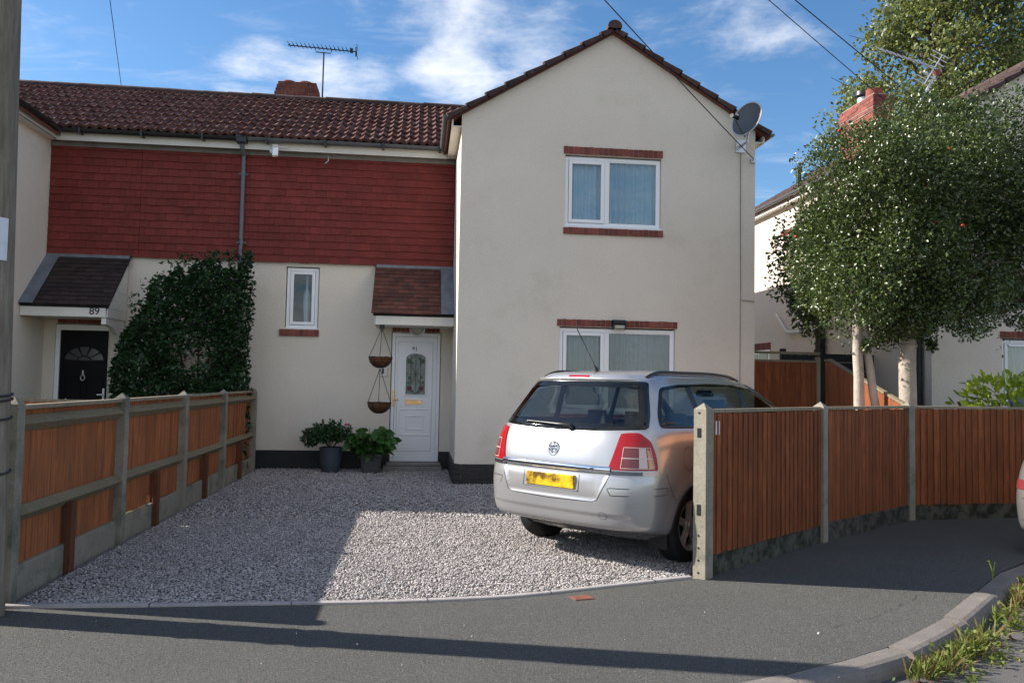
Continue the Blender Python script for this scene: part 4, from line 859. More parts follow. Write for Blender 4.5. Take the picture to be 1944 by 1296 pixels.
# ---------------------------------------------------------------- potted plants
t = thing('potted_plant', 'tall blue-grey round pot with a small-leaved bush and one pink flower', 'potted plant', (-1.37, 13.45, 0))
mb = MB(); mb.lathe([(.0, .0), (.125, 0), (.14, .03), (.175, .22), (.185, .38), (.192, .40), (.18, .405), (.165, .37)], (-1.37, 13.45, 0), 28); obj('pot', mb, 'potblue', t, smooth=40)
obj('compost', MB().lathe([(0, .36), (.17, .36)], (-1.37, 13.45, 0), 20), 'soil', t)
n = 1700; d = rand_dirs(n); d[:, 2] = np.abs(d[:, 2])*.9; rr = rng.random(n)**.45
P = np.array([-1.40, 13.43, .50])+d*rr[:, None]*np.array([.40, .30, .30])*(1+.25*np.sin(7*d[:, :1]*3))
leaf_mesh('foliage', P, d*.6+rand_dirs(n)*.8+np.array([0, 0, .2]), .065, 'bushleaf', t, .45)
n = 300; P2 = np.array([-1.66, 13.42, .55])+rand_dirs(n)*np.array([.16, .14, .12]); leaf_mesh('foliage', P2, rand_dirs(n)+np.array([-.4, 0, .2]), .065, 'bushleaf', t, .4)
mb = MB()
for k in range(14): a = rng.uniform(0, 6.28); mb.tube([(-1.37, 13.45, .36), (-1.37+.12*math.cos(a), 13.45+.1*math.sin(a), .5), (-1.37+.28*math.cos(a), 13.45+.22*math.sin(a), .62+rng.uniform(0, .12))], .005, 4)
obj('stem', mb, 'bark_dark', t)
mb = MB(); c = Vector((-1.12, 13.36, .76))
for k in range(9): a = k*.7; mb.lathe([(.0, .0), (.022, .006), (.018, .02), (0, .022)], c+Vector((.022*math.cos(a), .02*math.sin(a), .008*math.sin(3*a))), 7)
obj('flower', mb, 'flower', t)
t = thing('potted_plant', 'grey basket-weave pot with a broad-leaved green hydrangea', 'potted plant', (-.725, 13.42, 0))
mb = MB(); mb.lathe([(0, 0), (.125, 0), (.13, .02), (.165, .27), (.175, .275), (.178, .31), (.165, .315), (.155, .28)], (-.725, 13.42, 0), 32, sq=8); obj('pot', mb, 'potgrey', t, smooth=30)
mb = MB()
for k in range(10): z = .04+k*.026; r = .133+z*.13; mb.tube([(-.725+r*math.cos(a)/((abs(math.cos(a))**8+abs(math.sin(a))**8)**.125), 13.42+r*math.sin(a)/((abs(math.cos(a))**8+abs(math.sin(a))**8)**.125), z+.004*math.sin(20*a+k*math.pi)) for a in np.linspace(0, 6.283, 61)[:-1]], .007, 5, closed=True)
obj('weave', mb, 'potgrey', t, smooth=40)
obj('compost', MB().lathe([(0, .28), (.155, .28)], (-.725, 13.42, 0), 20), 'soil', t)
n = 260; d = rand_dirs(n); d[:, 2] = d[:, 2]*.55+.35; d[:, 1] -= .15; P = np.array([-.725, 13.40, .42])+d*np.array([.30, .26, .30])*rng.uniform(.5, 1.0, (n, 1))
D = d*np.array([1, 1, .2])+rand_dirs(n)*.35+np.array([0, 0, -.15]); leaf_mesh('foliage', P, D, .165, 'hydrangea', t, .62, big=True, droop=1.0)
mb = MB()
for k in range(16): a = k*.9; mb.tube([(-.725, 13.42, .28), (-.725+.09*math.cos(a), 13.42+.08*math.sin(a), .48), (-.725+.24*math.cos(a), 13.40+.2*math.sin(a), .60+.1*math.sin(k))], .006, 5)
obj('stem', mb, 'laurel', t)
t = thing('vase', 'white bottle-shaped vase standing behind the small window', 'vase', (-1.95, 14.22, 2.33))
mb = MB(); mb.lathe([(0, 0), (.03, 0), (.035, .03), (.055, .25), (.068, .42), (.055, .55), (.028, .66), (.02, .75), (.02, .92), (.025, .93), (.018, .93)], (-1.93, 14.26, 2.36), 24); obj('body', mb, 'upvc', t, smooth=50)
tag(obj('window_shelf', MB().box(-2.24, -1.71, 14.11, 14.34, 2.33, 2.358), 'upvc', base=(-1.97, 14.2, 2.34)), 'white inner shelf behind the small window', 'shelf')

# ================================================================ FENCES
def post_mb(x, y, h, a, w=.10, d=.10, z0=-.1):      # square concrete post with a pyramid cap, turned by angle a
    mb = MB(); c, s = math.cos(a), math.sin(a); R = lambda u, v, z: (x+u*c-v*s, y+u*s+v*c, z); u, v = w/2, d/2; b = .006
    ring = lambda k, z: [R(-u*k, -v*k, z), R(u*k, -v*k, z), R(u*k, v*k, z), R(-u*k, v*k, z)]
    mb.add(ring(1, z0)+ring(1, h-.05)+ring(.0, h), [(0, 1, 5, 4), (1, 2, 6, 5), (2, 3, 7, 6), (3, 0, 4, 7), (4, 5, 9, 8), (5, 6, 10, 9), (6, 7, 11, 10), (7, 4, 8, 11)]); return mb
def boards_mb(p, q, z0, z1, side, bw=.10, th=.013, off=.0, warp=.006, gap=0.0, seed=0, short=()):
    """vertical feather-edge boards between plan points p and q on the given side (+1 left of p->q)"""
    R = random.Random(seed); mb = MB(); p, q = Vector((*p, 0)), Vector((*q, 0)); d = q-p; L = d.length; d.normalize(); n = Vector((-d.y, d.x, 0))*side; k = int(L/(bw-.018)); st = L/k
    for i in range(k):
        a, b = i*st, i*st+bw-gap; b = min(b, L); j = R.uniform(-warp, warp)*.5; zt = z1+R.uniform(-.008, .004); zb = z0+R.uniform(0, .012)+(.08 if i in short else 0); w1, w2 = R.uniform(-warp, warp), R.uniform(-warp, warp)
        pr = ((a, off+.004), (a, off+.004+th*1.5), (b, off+.004+th*.9), (b, off+.004))
        V = [p+d*s+n*(o+j+(w1 if z == zb else w2)*(s-a)/bw*0.5)+Vector((0, 0, z)) for z in (zb, zt) for s, o in pr]
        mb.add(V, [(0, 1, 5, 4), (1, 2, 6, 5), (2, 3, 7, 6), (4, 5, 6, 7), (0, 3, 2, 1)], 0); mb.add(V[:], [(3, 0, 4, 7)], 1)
    return mb
def arris(mb, p, q, z, n, r=.05):     # triangular rail, sharp edge towards n
    p, q, n = Vector((*p, z)), Vector((*q, z)), Vector((*n, 0)).normalized(); up = Vector((0, 0, 1))
    tri = [up*r, n*r*1.05, -up*r]; mb.add([p+t for t in tri]+[q+t for t in tri], [(0, 1, 4, 3), (1, 2, 5, 4), (2, 0, 3, 5), (0, 2, 1), (3, 4, 5)])

# left boundary fence, rails towards the drive
t = thing('wooden_fence', 'orange board fence with concrete posts and green-grey rails on the left of the driveway', 'fence', (-2.63, 9.6, 0))
PY = [5.73, 7.71, 9.65, 11.55, 13.62]; fx = -2.64
for i, y in enumerate(PY): obj('post', post_mb(fx, y, 1.345-.005*i, 0, .10, .105), 'concrete', t, bevel=.008)
for i, (a, b) in enumerate(zip(PY, PY[1:])):
    a, b = a+.054, b-.054
    obj('board_panel', boards_mb((fx-.02, a), (fx-.02, b), .215 if i else .20, 1.255, 1 if True else -1, warp=.012 if i in (1, 3) else .005, th=.022 if i in (1, 3) else .013, gap=.026 if i in (1, 3) else 0, seed=i, short=(10,) if i == 1 else ()), 'fence', t)
    for z, in ((1.165,), (.56,)):
        mb = MB(); arris(mb, (fx-.012, a), (fx-.012, b), z+random.uniform(-.01, .01), (1, 0), .055); obj('rail', mb, 'rail', t)
    mb = MB(); mb.box(fx-.055, fx+.025, a, b, 1.253, 1.285); obj('capping', mb, 'cap', t, bevel=.006)
    mb = MB(); mb.box(fx-.03, fx+.012, a, b, -.05, .215); obj('gravel_board', mb, 'concrete', t, bevel=.006)
    m_ = (a+b)/2+(.0 if i else -.1); mb = MB(); mb.box(fx+.012, fx+.06, m_-.045, m_+.04, -.05, .53); obj('stub_post', mb, 'stub', t, bevel=.005)

# right boundary fence along the pavement, boards towards the street
t = thing('wooden_fence', 'brown board fence with concrete posts curving along the pavement on the right', 'fence', (5.0, 8.3, 0))
ang = [math.atan2(b[1]-a[1], b[0]-a[0]) for a, b in zip(FP, FP[1:])]
for i, p in enumerate(FP):
    a = ang[0] if i == 0 else ang[-1] if i == len(FP)-1 else (ang[i-1]+ang[i])/2
    mb = post_mb(p[0], p[1], 1.365, a, .115 if i == 0 else .10, .11)
    po = obj('post', mb, 'concrete', t, bevel=.008)
    if i == 0:                       # mortices and bolt holes in the end face
        c, s = math.cos(a), math.sin(a); E = Vector((p[0]-c*.0575, p[1]-s*.0575, 0)); side = Vector((-s, c, 0)); o_ = Vector((-c, -s, 0))*.0035
        for z, hw, hh in ((1.13, .016, .036), (.53, .016, .042)): hb = MB(); hb.obox(E+o_*.6+side*.006+Vector((0, 0, z)), (side, (0, 0, 1), o_), (hw, hh, .0022)); obj('mortice', hb, 'crack', po)
        for z in (1.285, .33, .235, .14, .045): hb = MB(); hb.lathe([(0, .003), (.009, .003), (.009, 0)], E+side*.006+Vector((0, 0, z)), 10, tuple(o_)); obj('bolt_hole', hb, 'crack', po)
for i, (a, b) in enumerate(zip(FP, FP[1:])):
    A, B = Vector(a), Vector(b); d = (B-A).normalized(); A2, B2 = A+d*.055, B-d*.055; n = Vector((-d.y, d.x)); ins = (n.x, n.y)
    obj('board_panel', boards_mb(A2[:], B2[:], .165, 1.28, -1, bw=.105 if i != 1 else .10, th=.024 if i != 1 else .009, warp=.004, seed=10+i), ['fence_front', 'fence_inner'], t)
    for z in (1.1, .6):
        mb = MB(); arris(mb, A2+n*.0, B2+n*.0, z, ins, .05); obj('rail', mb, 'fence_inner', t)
    mb = MB(); mb.bar((*A2, 1.298), (*B2, 1.298), .062, .032); obj('capping', mb, 'cap', t, bevel=.005)
    mb = MB(); mb.bar((*A2, .06), (*B2, .06), .05, .215); mb.bar((*(A2-n*.012), .165), (*(B2-n*.012), .165), .03, .022); obj('gravel_board', mb, 'concrete_moss', t, bevel=.006)
d = Vector((math.cos(ang[0]), math.sin(ang[0]), 0)); nn = Vector((d.y, -d.x, 0)); c = Vector((*FP[0], 1.165))+d*.155+nn*.034
mb = MB(); mb.obox(c, (d, (0, 0, 1), nn), (.030, .055, .003)); tag(obj('sign_plate', mb, 'paper', t))

# raking side fence and back fences between the houses
t = thing('wooden_fence', 'reddish side fence whose top slopes up towards the back, behind the pale tree trunks', 'fence', (5.95, 10.5, 0))
mb = MB(); R = random.Random(3); A, B = Vector((5.66, 8.99)), Vector((6.25, 12.0)); L = (B-A).length; d = (B-A)/L; n = Vector((-d.y, d.x)); k = int(L/.09)
for i in range(k):
    s = i*L/k; z = 1.30+.60*min(1, s/L*1.08); mb.bar((*(A+d*s+n*.012), .02), (*(A+d*s+n*.012), z), .012, .098, up=(d.x, d.y, 0))
obj('board_panel', mb, 'fence_front', t); mb = MB(); mb.bar((*A, 1.325), (*(A+d*L*.926), 1.925), .05, .03); mb.bar((*(A+d*L*.926), 1.925), (*B, 1.925), .05, .03); obj('capping', mb, 'rail', t)
t = thing('wooden_fence', 'tall orange board fence with a rail on top closing the gap right of the gable', 'fence', (5.7, 12.3, 0))
obj('board_panel', boards_mb((5.13, 12.3), (6.24, 12.3), .05, 1.90, -1, warp=.003, seed=31), 'fence_front', t); mb = MB(); mb.box(5.12, 6.26, 12.27, 12.33, 1.895, 1.93); mb.box(5.12, 6.30, 12.28, 12.32, 2.02, 2.06); obj('capping', mb, 'rail', t)
for x in (5.15, 6.27): obj('post', MB().box(x-.03, x+.03, 12.26, 12.35, -.05, 1.98), 'rail', t, bevel=.006)
t = thing('grey_fence', 'dark grey panel fence with horizontal boards behind the pale tree trunks', 'fence', (7.2, 13.6, 0))
mb = MB()
for k in range(14): mb.box(6.95, 7.98, 13.60, 13.62-.004*(k % 2), .03+k*.148, .03+k*.148+.143)
obj('board_panel', mb, 'greyfence', t); obj('slat_panel', boards_mb((6.32, 13.62), (6.9, 13.62), .05, 2.08, -1, seed=5), 'greyfence', t)
for x in (6.30, 6.93): obj('post', MB().box(x-.04, x+.04, 13.56, 13.66, -.05, 2.17), 'greyfence', t, bevel=.006)
t = thing('garden_fence', 'low pale timber fence in front of the black door, mostly hidden behind the orange fence', 'fence', (-4.4, 10.6, 0))
obj('board_panel', boards_mb((-4.98, 10.6), (-3.2, 10.6), .05, 1.16, -1, seed=8), 'fence', t); obj('capping', MB().box(-5.0, -3.2, 10.58, 10.62, 1.158, 1.185), 'cap', t)
for x in (-5.0, -4.3, -3.2): obj('post', post_mb(x, 10.62, 1.20, 0, .08, .08), 'concrete', t)

mb = MB(); mb.box(-.075, .075, -.055, .055, -.01, .006)
for k in range(6): mb.box(-.065+k*.022, -.055+k*.022, -.045, .045, .006, .009)
o_ = obj('stopcock_cover', mb, 'rust', local=True, bevel=.003); o_.location = (1.175, 5.71, 0); o_.rotation_euler = (0, 0, rad(14)); tag(o_, 'small rusty red stopcock cover set in the pavement by the gravel edge', 'cover')

# ================================================================ TREES AND PLANTS
def lumps(P, s, seed):      # cheap smooth 3D variation, about -1..1
    a = np.array([[1.0, .7, .4], [-.6, 1.1, .8], [.5, -.9, 1.2], [1.4, .3, -1.0]])*s; out = 0
    for k, v in enumerate(a): out = out+np.sin(P @ v+seed*1.7+k*2.1)
    return out/2.2
def super_dir(d, e): return d/(np.sum(np.abs(d)**e, 1)**(1/e))[:, None]
def crown_pts(n, c, r, e=2.6, shell=.35, lump=.12, fr=2.2, seed=1, cut=.0):
    d = super_dir(rand_dirs(n), e); rad_ = 1-shell*rng.random(n)**1.6; k = 1+lump*lumps(d*np.array(r), fr, seed)+.5*lump*lumps(d*np.array(r), fr*2.7, seed+3)
    P = np.array(c)+d*np.array(r)*(rad_*k)[:, None]; keep = lumps(P, 3.1, seed+9)+rng.normal(0, .35, n) > -1+cut; return P[keep], d[keep]
def limb(mb, pts, r0, r1, n=8): k = len(pts); mb.tube(pts, [r0+(r1-r0)*i/(k-1) for i in range(k)], n)
def wob(a, b, k, w): return [Vector(a).lerp(Vector(b), i/k)+Vector((random.uniform(-w, w), random.uniform(-w, w), 0))*(1 if 0 < i < k else 0) for i in range(k+1)]
def berries(P, n, r, parent):
    for i in rng.choice(len(P), n):
        mb = MB(); c0 = Vector(P[i])
        for k in range(3): c = c0+Vector((.8*r*math.cos(k*2.1), .8*r*math.sin(k*2.1), .3*r*k)); mb.lathe([(0, -r), (r*.8, -r*.6), (r, 0), (r*.8, r*.6), (0, r)], c, 7)
        obj('berry_cluster', mb, 'berry', parent, smooth=60)
# holly with a twin trunk
t = thing('holly_tree', 'clipped glossy holly tree with a pale twin trunk behind the street fence', 'tree', (5.5, 9.6, 0))
mb = MB(); limb(mb, wob((5.45, 9.6, -.1), (5.42, 9.62, 2.9), 12, .010), .070, .056, 14); obj('trunk', mb, 'bark_pale', t, smooth=60)
mb = MB(); limb(mb, wob((5.86, 9.55, -.1), (5.49, 9.60, 2.25), 9, .010)+[Vector((5.50, 9.64, 2.9))], .056, .045, 14); obj('trunk', mb, 'bark_pale', t, smooth=60)
mb = MB()
for k in range(26):
    a = k*2.4; e = Vector((5.62+.62*math.cos(a), 9.65+.7*math.sin(a), 2.5+1.9*((k*.618) % 1))); limb(mb, wob((5.46, 9.62, 2.2+.05*k), e, 4, .05), .028, .008, 5)
obj('limbs', mb, 'bark_dark', t, smooth=60)
P, d = crown_pts(64000, (5.68, 9.65, 3.42), (.80, .95, 1.22), 4.0, .38, .11, 3.8, 1, .65)
Pi, di = crown_pts(12000, (5.66, 9.65, 3.42), (.62, .72, 1.0), 2.6, .6, .1, 3.0, 2)
Ps, ds = crown_pts(2600, (5.68, 9.65, 3.42), (.86, 1.04, 1.28), 3.6, .12, .13, 5.0, 4, .9)
P = np.concatenate([P, Pi, Ps]); d = np.concatenate([d, di, ds]); leaf_mesh('crown', P, d*.5+rand_dirs(len(P))*.9, .045, 'holly', t, .58)
sp = np.array([5.48, 9.5, 2.02])+rng.normal(0, .03, (150, 3)); leaf_mesh('crown_sprig', sp, rand_dirs(150), .055, 'holly', t, .5)
berries(P[-1500:], 7, .014, t)
t = thing('holly_tree', 'broad glossy holly tree with one pale straight trunk and red berries', 'tree', (6.09, 9.6, 0))
mb = MB(); limb(mb, wob((6.11, 9.62, -.1), (6.10, 9.64, 2.9), 8, .010), .115, .095, 16); mb.lathe([(.10, -.03), (.118, 0), (.10, .03)], (6.1, 9.63, 2.05), 16); obj('trunk', mb, 'bark_pale', t, smooth=60)
mb = MB()
for k in range(34):
    a = k*2.4; e = Vector((6.95+.85*math.cos(a), 9.8+.7*math.sin(a), 2.6+2.2*((k*.618) % 1))); limb(mb, wob((6.1, 9.64, 2.3+.03*k), e, 5, .07), .032, .008, 5)
obj('limbs', mb, 'bark_dark', t, smooth=60)
P, d = crown_pts(86000, (6.90, 9.85, 3.70), (1.06, 1.0, 1.42), 3.2, .42, .20, 2.9, 11, .65)
Pi, di = crown_pts(12000, (6.95, 9.85, 3.65), (.85, .72, 1.05), 2.4, .6, .1, 3.0, 12)
Pr, dr_ = crown_pts(15000, (7.95, 9.9, 3.28), (.72, .7, .98), 2.4, .5, .28, 4.0, 14, .75)
Ps, ds = crown_pts(3800, (6.92, 9.85, 3.74), (1.16, 1.1, 1.56), 2.8, .12, .15, 5.0, 15, .9)
sh = []
for k in range(46):
    a = rng.uniform(-.45, 1); b0 = np.array([6.75+1.15*a, 9.75+rng.normal(0, .35), 3.75+1.28*(1-abs(a)**3.2)]); L = rng.uniform(.15, .42); v = np.array([.35*a+rng.normal(0, .2), rng.normal(0, .2), 1.0])
    for q in range(26): sh.append(b0+v*L*q/26+rng.normal(0, .03, 3))
sh = np.array(sh); P = np.concatenate([P, Pi, Pr, Ps, sh]); d = np.concatenate([d, di, dr_, ds]); d = np.concatenate([d, rand_dirs(len(sh))+np.array([0, 0, .6])]);  leaf_mesh('crown', P, d*.5+rand_dirs(len(P))*.9, .047, 'holly', t, .58)
berries(P[-6500:], 26, .016, t)
sp = np.array([6.33, 9.5, 2.05])+rng.normal(0, 1, (170, 3))*np.array([.022, .022, .03]); leaf_mesh('crown_sprig', sp, rand_dirs(len(sp)), .06, 'holly', t, .5)
t = thing('holly_tree', 'dark shaded holly growing in the gap right of the gable wall', 'tree', (6.6, 12.9, 0))
mb = MB(); limb(mb, wob((6.62, 12.95, -.1), (6.55, 12.85, 3.4), 8, .02), .04, .03, 10); obj('trunk', mb, 'bark_dark', t, smooth=60)
P, d = crown_pts(7000, (6.58, 12.85, 3.60), (.70, .62, .95), 2.2, .6, .22, 4.5, 21, .45); P2, d2 = crown_pts(2500, (6.62, 12.85, 2.85), (.52, .5, .5), 2.2, .7, .25, 5, 22, .3); P3, d3 = crown_pts(1500, (6.2, 12.8, 4.15), (.38, .4, .35), 2.2, .7, .3, 5, 23, .3)
P = np.concatenate([P, P2, P3]); d = np.concatenate([d, d2, d3]); leaf_mesh('crown', P, d*.5+rand_dirs(len(P)), .075, 'holly', t, .55); berries(P, 8, .015, t)
# tall tree far behind
t = thing('tall_tree', 'tall loose-crowned olive green tree rising behind the neighbouring chimney', 'tree', (17.0, 25, 0))
tb = Vector((17.0, 25, -.1)); mb = MB(); limb(mb, wob(tb, (17.2, 25, 15.2), 14, .12), .42, .05, 12); obj('trunk', mb, 'bark_dark', t, smooth=60)
R = random.Random(5); lob = []; lm = MB()
for k in range(120):
    u = (k+.5)/120; z = 4.2+12.4*u; a = k*2.399+R.uniform(-.3, .3); tz = (z-8.6)/8.2; w = math.sqrt(max(.03, 1-tz*tz))*R.uniform(.55, 1.0)*(1.06-.30*u)
    c = Vector((17.5+4.3*w*math.cos(a), 25+3.6*w*math.sin(a), z+R.uniform(-.4, .4))); lob.append((c, R.uniform(.62, 1.15)))
    s = Vector((17.1, 25, max(2.5, z-R.uniform(1.2, 2.6)))); limb(lm, wob(s, c, 6, .12), .085, .02, 6)
    for q in range(4):
        e = c+Vector((R.uniform(-1, 1), R.uniform(-1, 1), R.uniform(-.5, 1)))*.95; limb(lm, wob(c, e, 3, .06), .022, .007, 4)
obj('limbs', lm, 'bark_dark', t, smooth=60)
Ps = []; Ds = []
for c, r in lob:
    n = int(520*r*r+80); d = rand_dirs(n); rr = r*(rng.random(n)**.42)*(1+.3*lumps(d, 3.2, c.x)); P = np.array(c)+d*rr[:, None]*np.array([1.1, 1.1, .8]); Ps.append(P); Ds.append(d)
P = np.concatenate(Ps); d = np.concatenate(Ds); leaf_mesh('crown', P, d*.5+rand_dirs(len(P))+np.array([0, 0, -.2]), .145, 'treeleaf', t, .6)
# shrub against the left house
t = thing('evergreen_shrub', 'tall dark evergreen shrub against the house wall behind the left fence', 'shrub', (-3.5, 13.4, 0))
xs = np.array([-4.72, -4.5, -4.2, -3.9, -3.55, -3.2, -2.95, -2.75, -2.66]); zs = np.array([1.2, 2.38, 2.80, 3.10, 3.28, 3.32, 3.28, 3.46, 3.3])
n = 30000; x = rng.uniform(-4.72, -2.66, n); z = rng.uniform(.1, 3.5, n); zm = np.interp(x, xs, zs)+.10*np.sin(9*x)+.07*np.sin(23*x+1)
ed = np.minimum(np.minimum((zm-z)/.5, (x+4.78)/.5), (-2.62-x)/.28); ed = np.clip(ed, 0, 1); thick = np.sqrt(1-(1-ed)**2)
y = 13.55-thick*.60*(1-.55*rng.random(n)**2.2)+.07*np.sin(6*x+4*z)+.05*np.sin(11*z-7*x); ok = (z < zm) & (ed > .02); P = np.stack([x, y, z], 1)[ok]
P = P[(lumps(P, 4.2, 2)+rng.normal(0, .4, len(P))) > -1.0]
leaf_mesh('foliage', P, rand_dirs(len(P))*.8+np.array([0, -.5, -.25]), .085, 'shrubleaf', t, .5)
sp = []
for k in range(34):
    a = rng.uniform(-4.6, -2.7); b = np.interp(a, xs, zs); L = rng.uniform(.08, .26)
    for q in range(9): sp.append((a-.02*q*rng.random(), 13.3+rng.normal(0, .05), b+L*q/9+rng.normal(0, .012)))
leaf_mesh('foliage', np.array(sp), rand_dirs(len(sp)), .075, 'shrubleaf', t, .45)
mb = MB()
for k in range(12): x0 = -4.3+k*.13; limb(mb, wob((-3.6+.05*k, 13.5, -.05), (x0+.1*math.sin(k), 13.45, 1.6+1.2*((k*.618) % 1)), 6, .04), .03, .008, 6)
obj('stem', mb, 'bark_dark', t, smooth=60)
# laurel behind the right fence
t = thing('laurel_bush', 'bright yellow-green laurel bush above the street fence on the right', 'shrub', (7.9, 10.2, 0))
P, d = crown_pts(1500, (8.1, 10.1, 1.08), (1.0, .50, .58), 2.3, .5, .14, 3.5, 31); leaf_mesh('foliage', P, d*.8+rand_dirs(len(P))*.7+np.array([0, 0, .25]), .145, 'laurel', t, .42, big=True, droop=.6)
mb = MB()
for k in range(16): a = k*1.3; limb(mb, wob((7.95, 10.25, 0), (7.95+.7*math.cos(a), 10.25+.4*math.sin(a), 1.35), 4, .03), .015, .006, 5)
obj('stem', mb, 'bark_dark', t)
# weeds at the foot of the kerb
cand = [(p, d) for p, d in KOUT if 2.2 < p.x < 5.6]; Pw, Dw, Pg, Dg, Pl, Dl, Pd = [], [], [], [], [], [], []
for p, d in cand:
    nr = Vector((d.y, -d.x, 0)); cl = max(0, .42+.6*math.sin(p.x*4.3+.6)+.35*math.sin(p.x*11+2)+(.35 if p.x > 3.3 else 0))
    for c in range(rng.poisson(cl*3.2)):           # grass tufts
        q0 = p+nr*(.01+abs(rng.normal(0, .09)))+d*rng.uniform(-.06, .06); hgt = rng.uniform(.5, 1.2); up = rng.random() < .6
        for k in range(rng.integers(6, 16)):
            q = q0+Vector((rng.normal(0, .014), rng.normal(0, .014), 0)); (Pw if up else Pg).append((q.x, q.y, -.094)); (Dw if up else Dg).append((nr.x*rng.uniform(-.2, .5)+rng.normal(0, .38), nr.y*rng.uniform(-.2, .5)+rng.normal(0, .38), hgt))
    for c in range(rng.poisson(cl*2.6)):            # leafy rosettes
        q0 = p+nr*(.02+abs(rng.normal(0, .12)))+d*rng.uniform(-.06, .06); r = rng.uniform(.02, .06)
        for k in range(rng.integers(10, 26)): Pl.append((q0.x+rng.normal(0, r), q0.y+rng.normal(0, r), -.09+abs(rng.normal(0, .045)))); Dl.append((rng.normal(0, 1), rng.normal(0, 1), rng.uniform(0, .9)))
    for k in range(rng.poisson(2.2+3*cl)):
        q = p+nr*(abs(rng.normal(.06, .11)))+d*rng.uniform(-.08, .08); Pd.append((q.x, q.y, -.085+.012*rng.random()))
M['weed_dry'] = leafmat('dry_grass_blade', (.13, .10, .035), (.24, .19, .075), .7, .2, .3)
for nm, P_, D_, L_, m_, w_, lb, big in (('weeds', Pw, Dw, .13, 'weed', .075, 'thin green grass tufts growing along the foot of the kerb', True), ('weeds', Pg, Dg, .15, 'weed_dry', .05, 'dry straw coloured grass along the foot of the kerb', True), ('weeds', Pl, Dl, .032, 'weed', .6, 'small leafy weeds spread along the foot of the kerb', False)):
    tag(leaf_mesh(nm, np.array(P_), np.array(D_), L_, m_, None, w_, big=big, droop=.9, jit=.5), lb, 'weeds', kind='stuff')
tag(leaf_mesh('fallen_leaves', np.array(Pd), rand_dirs(len(Pd))*np.array([1, 1, .25]), .032, 'deadleaf', None, .6), 'dry brown fallen leaves lying along the kerb', 'leaves', kind='stuff')
t = thing('weed_stalk', 'lone reddish flowering weed stalk growing out of the top of the kerb', 'weed', (4.52, 6.03, 0))
mb = MB(); mb.tube([(4.52, 6.03, 0), (4.515, 6.03, .10), (4.49, 6.03, .17)], .004, 5); mb.tube([(4.52, 6.03, .02), (4.53, 6.03, .10), (4.535, 6.02, .16)], .003, 5); obj('stem', mb, 'laurel', t)
leaf_mesh('leaf', np.array([(4.52, 6.03, .02+.012*k) for k in range(8)]+[(4.49, 6.03, .165)]*6), rand_dirs(14)+np.array([0, 0, .4]), .022, 'weed', t, .4)

# ================================================================ CARS
def pchip(x, y, q):
    x, y, q = np.asarray(x, float), np.asarray(y, float), np.asarray(q, float); h = np.diff(x); dl = np.diff(y)/h; m = np.zeros(len(x)); m[0], m[-1] = dl[0], dl[-1]
    for i in range(1, len(x)-1):
        if dl[i-1]*dl[i] > 0: w1, w2 = 2*h[i]+h[i-1], h[i]+2*h[i-1]; m[i] = (w1+w2)/(w1/dl[i-1]+w2/dl[i])
    k = np.clip(np.searchsorted(x, q)-1, 0, len(x)-2); t = (q-x[k])/h[k]
    return (2*t**3-3*t**2+1)*y[k]+(t**3-2*t**2+t)*h[k]*m[k]+(-2*t**3+3*t**2)*y[k+1]+(t**3-t**2)*h[k]*m[k+1]
def chaikin(P, it=2):
    for _ in range(it):
        Q = []
        for a, b in zip(P, P[1:]+P[:1]): Q += [(a[0]*.75+b[0]*.25, a[1]*.75+b[1]*.25), (a[0]*.25+b[0]*.75, a[1]*.25+b[1]*.75)]
        P = Q
    return P
def cut_corner(P, r=.05):        # round the corners with a fixed size
    Q = []; n = len(P)
    for i in range(n):
        a, b, c = [Vector(P[(i+k) % n]) for k in (-1, 0, 1)]; u, v = (a-b), (c-b); ra, rc = min(r, u.length*.45), min(r, v.length*.45); p, q = b+u.normalized()*ra, b+v.normalized()*rc
        for t in (0, .25, .5, .75, 1): Q.append(tuple(p*(1-t)**2+b*2*t*(1-t)+q*t*t))
    return Q
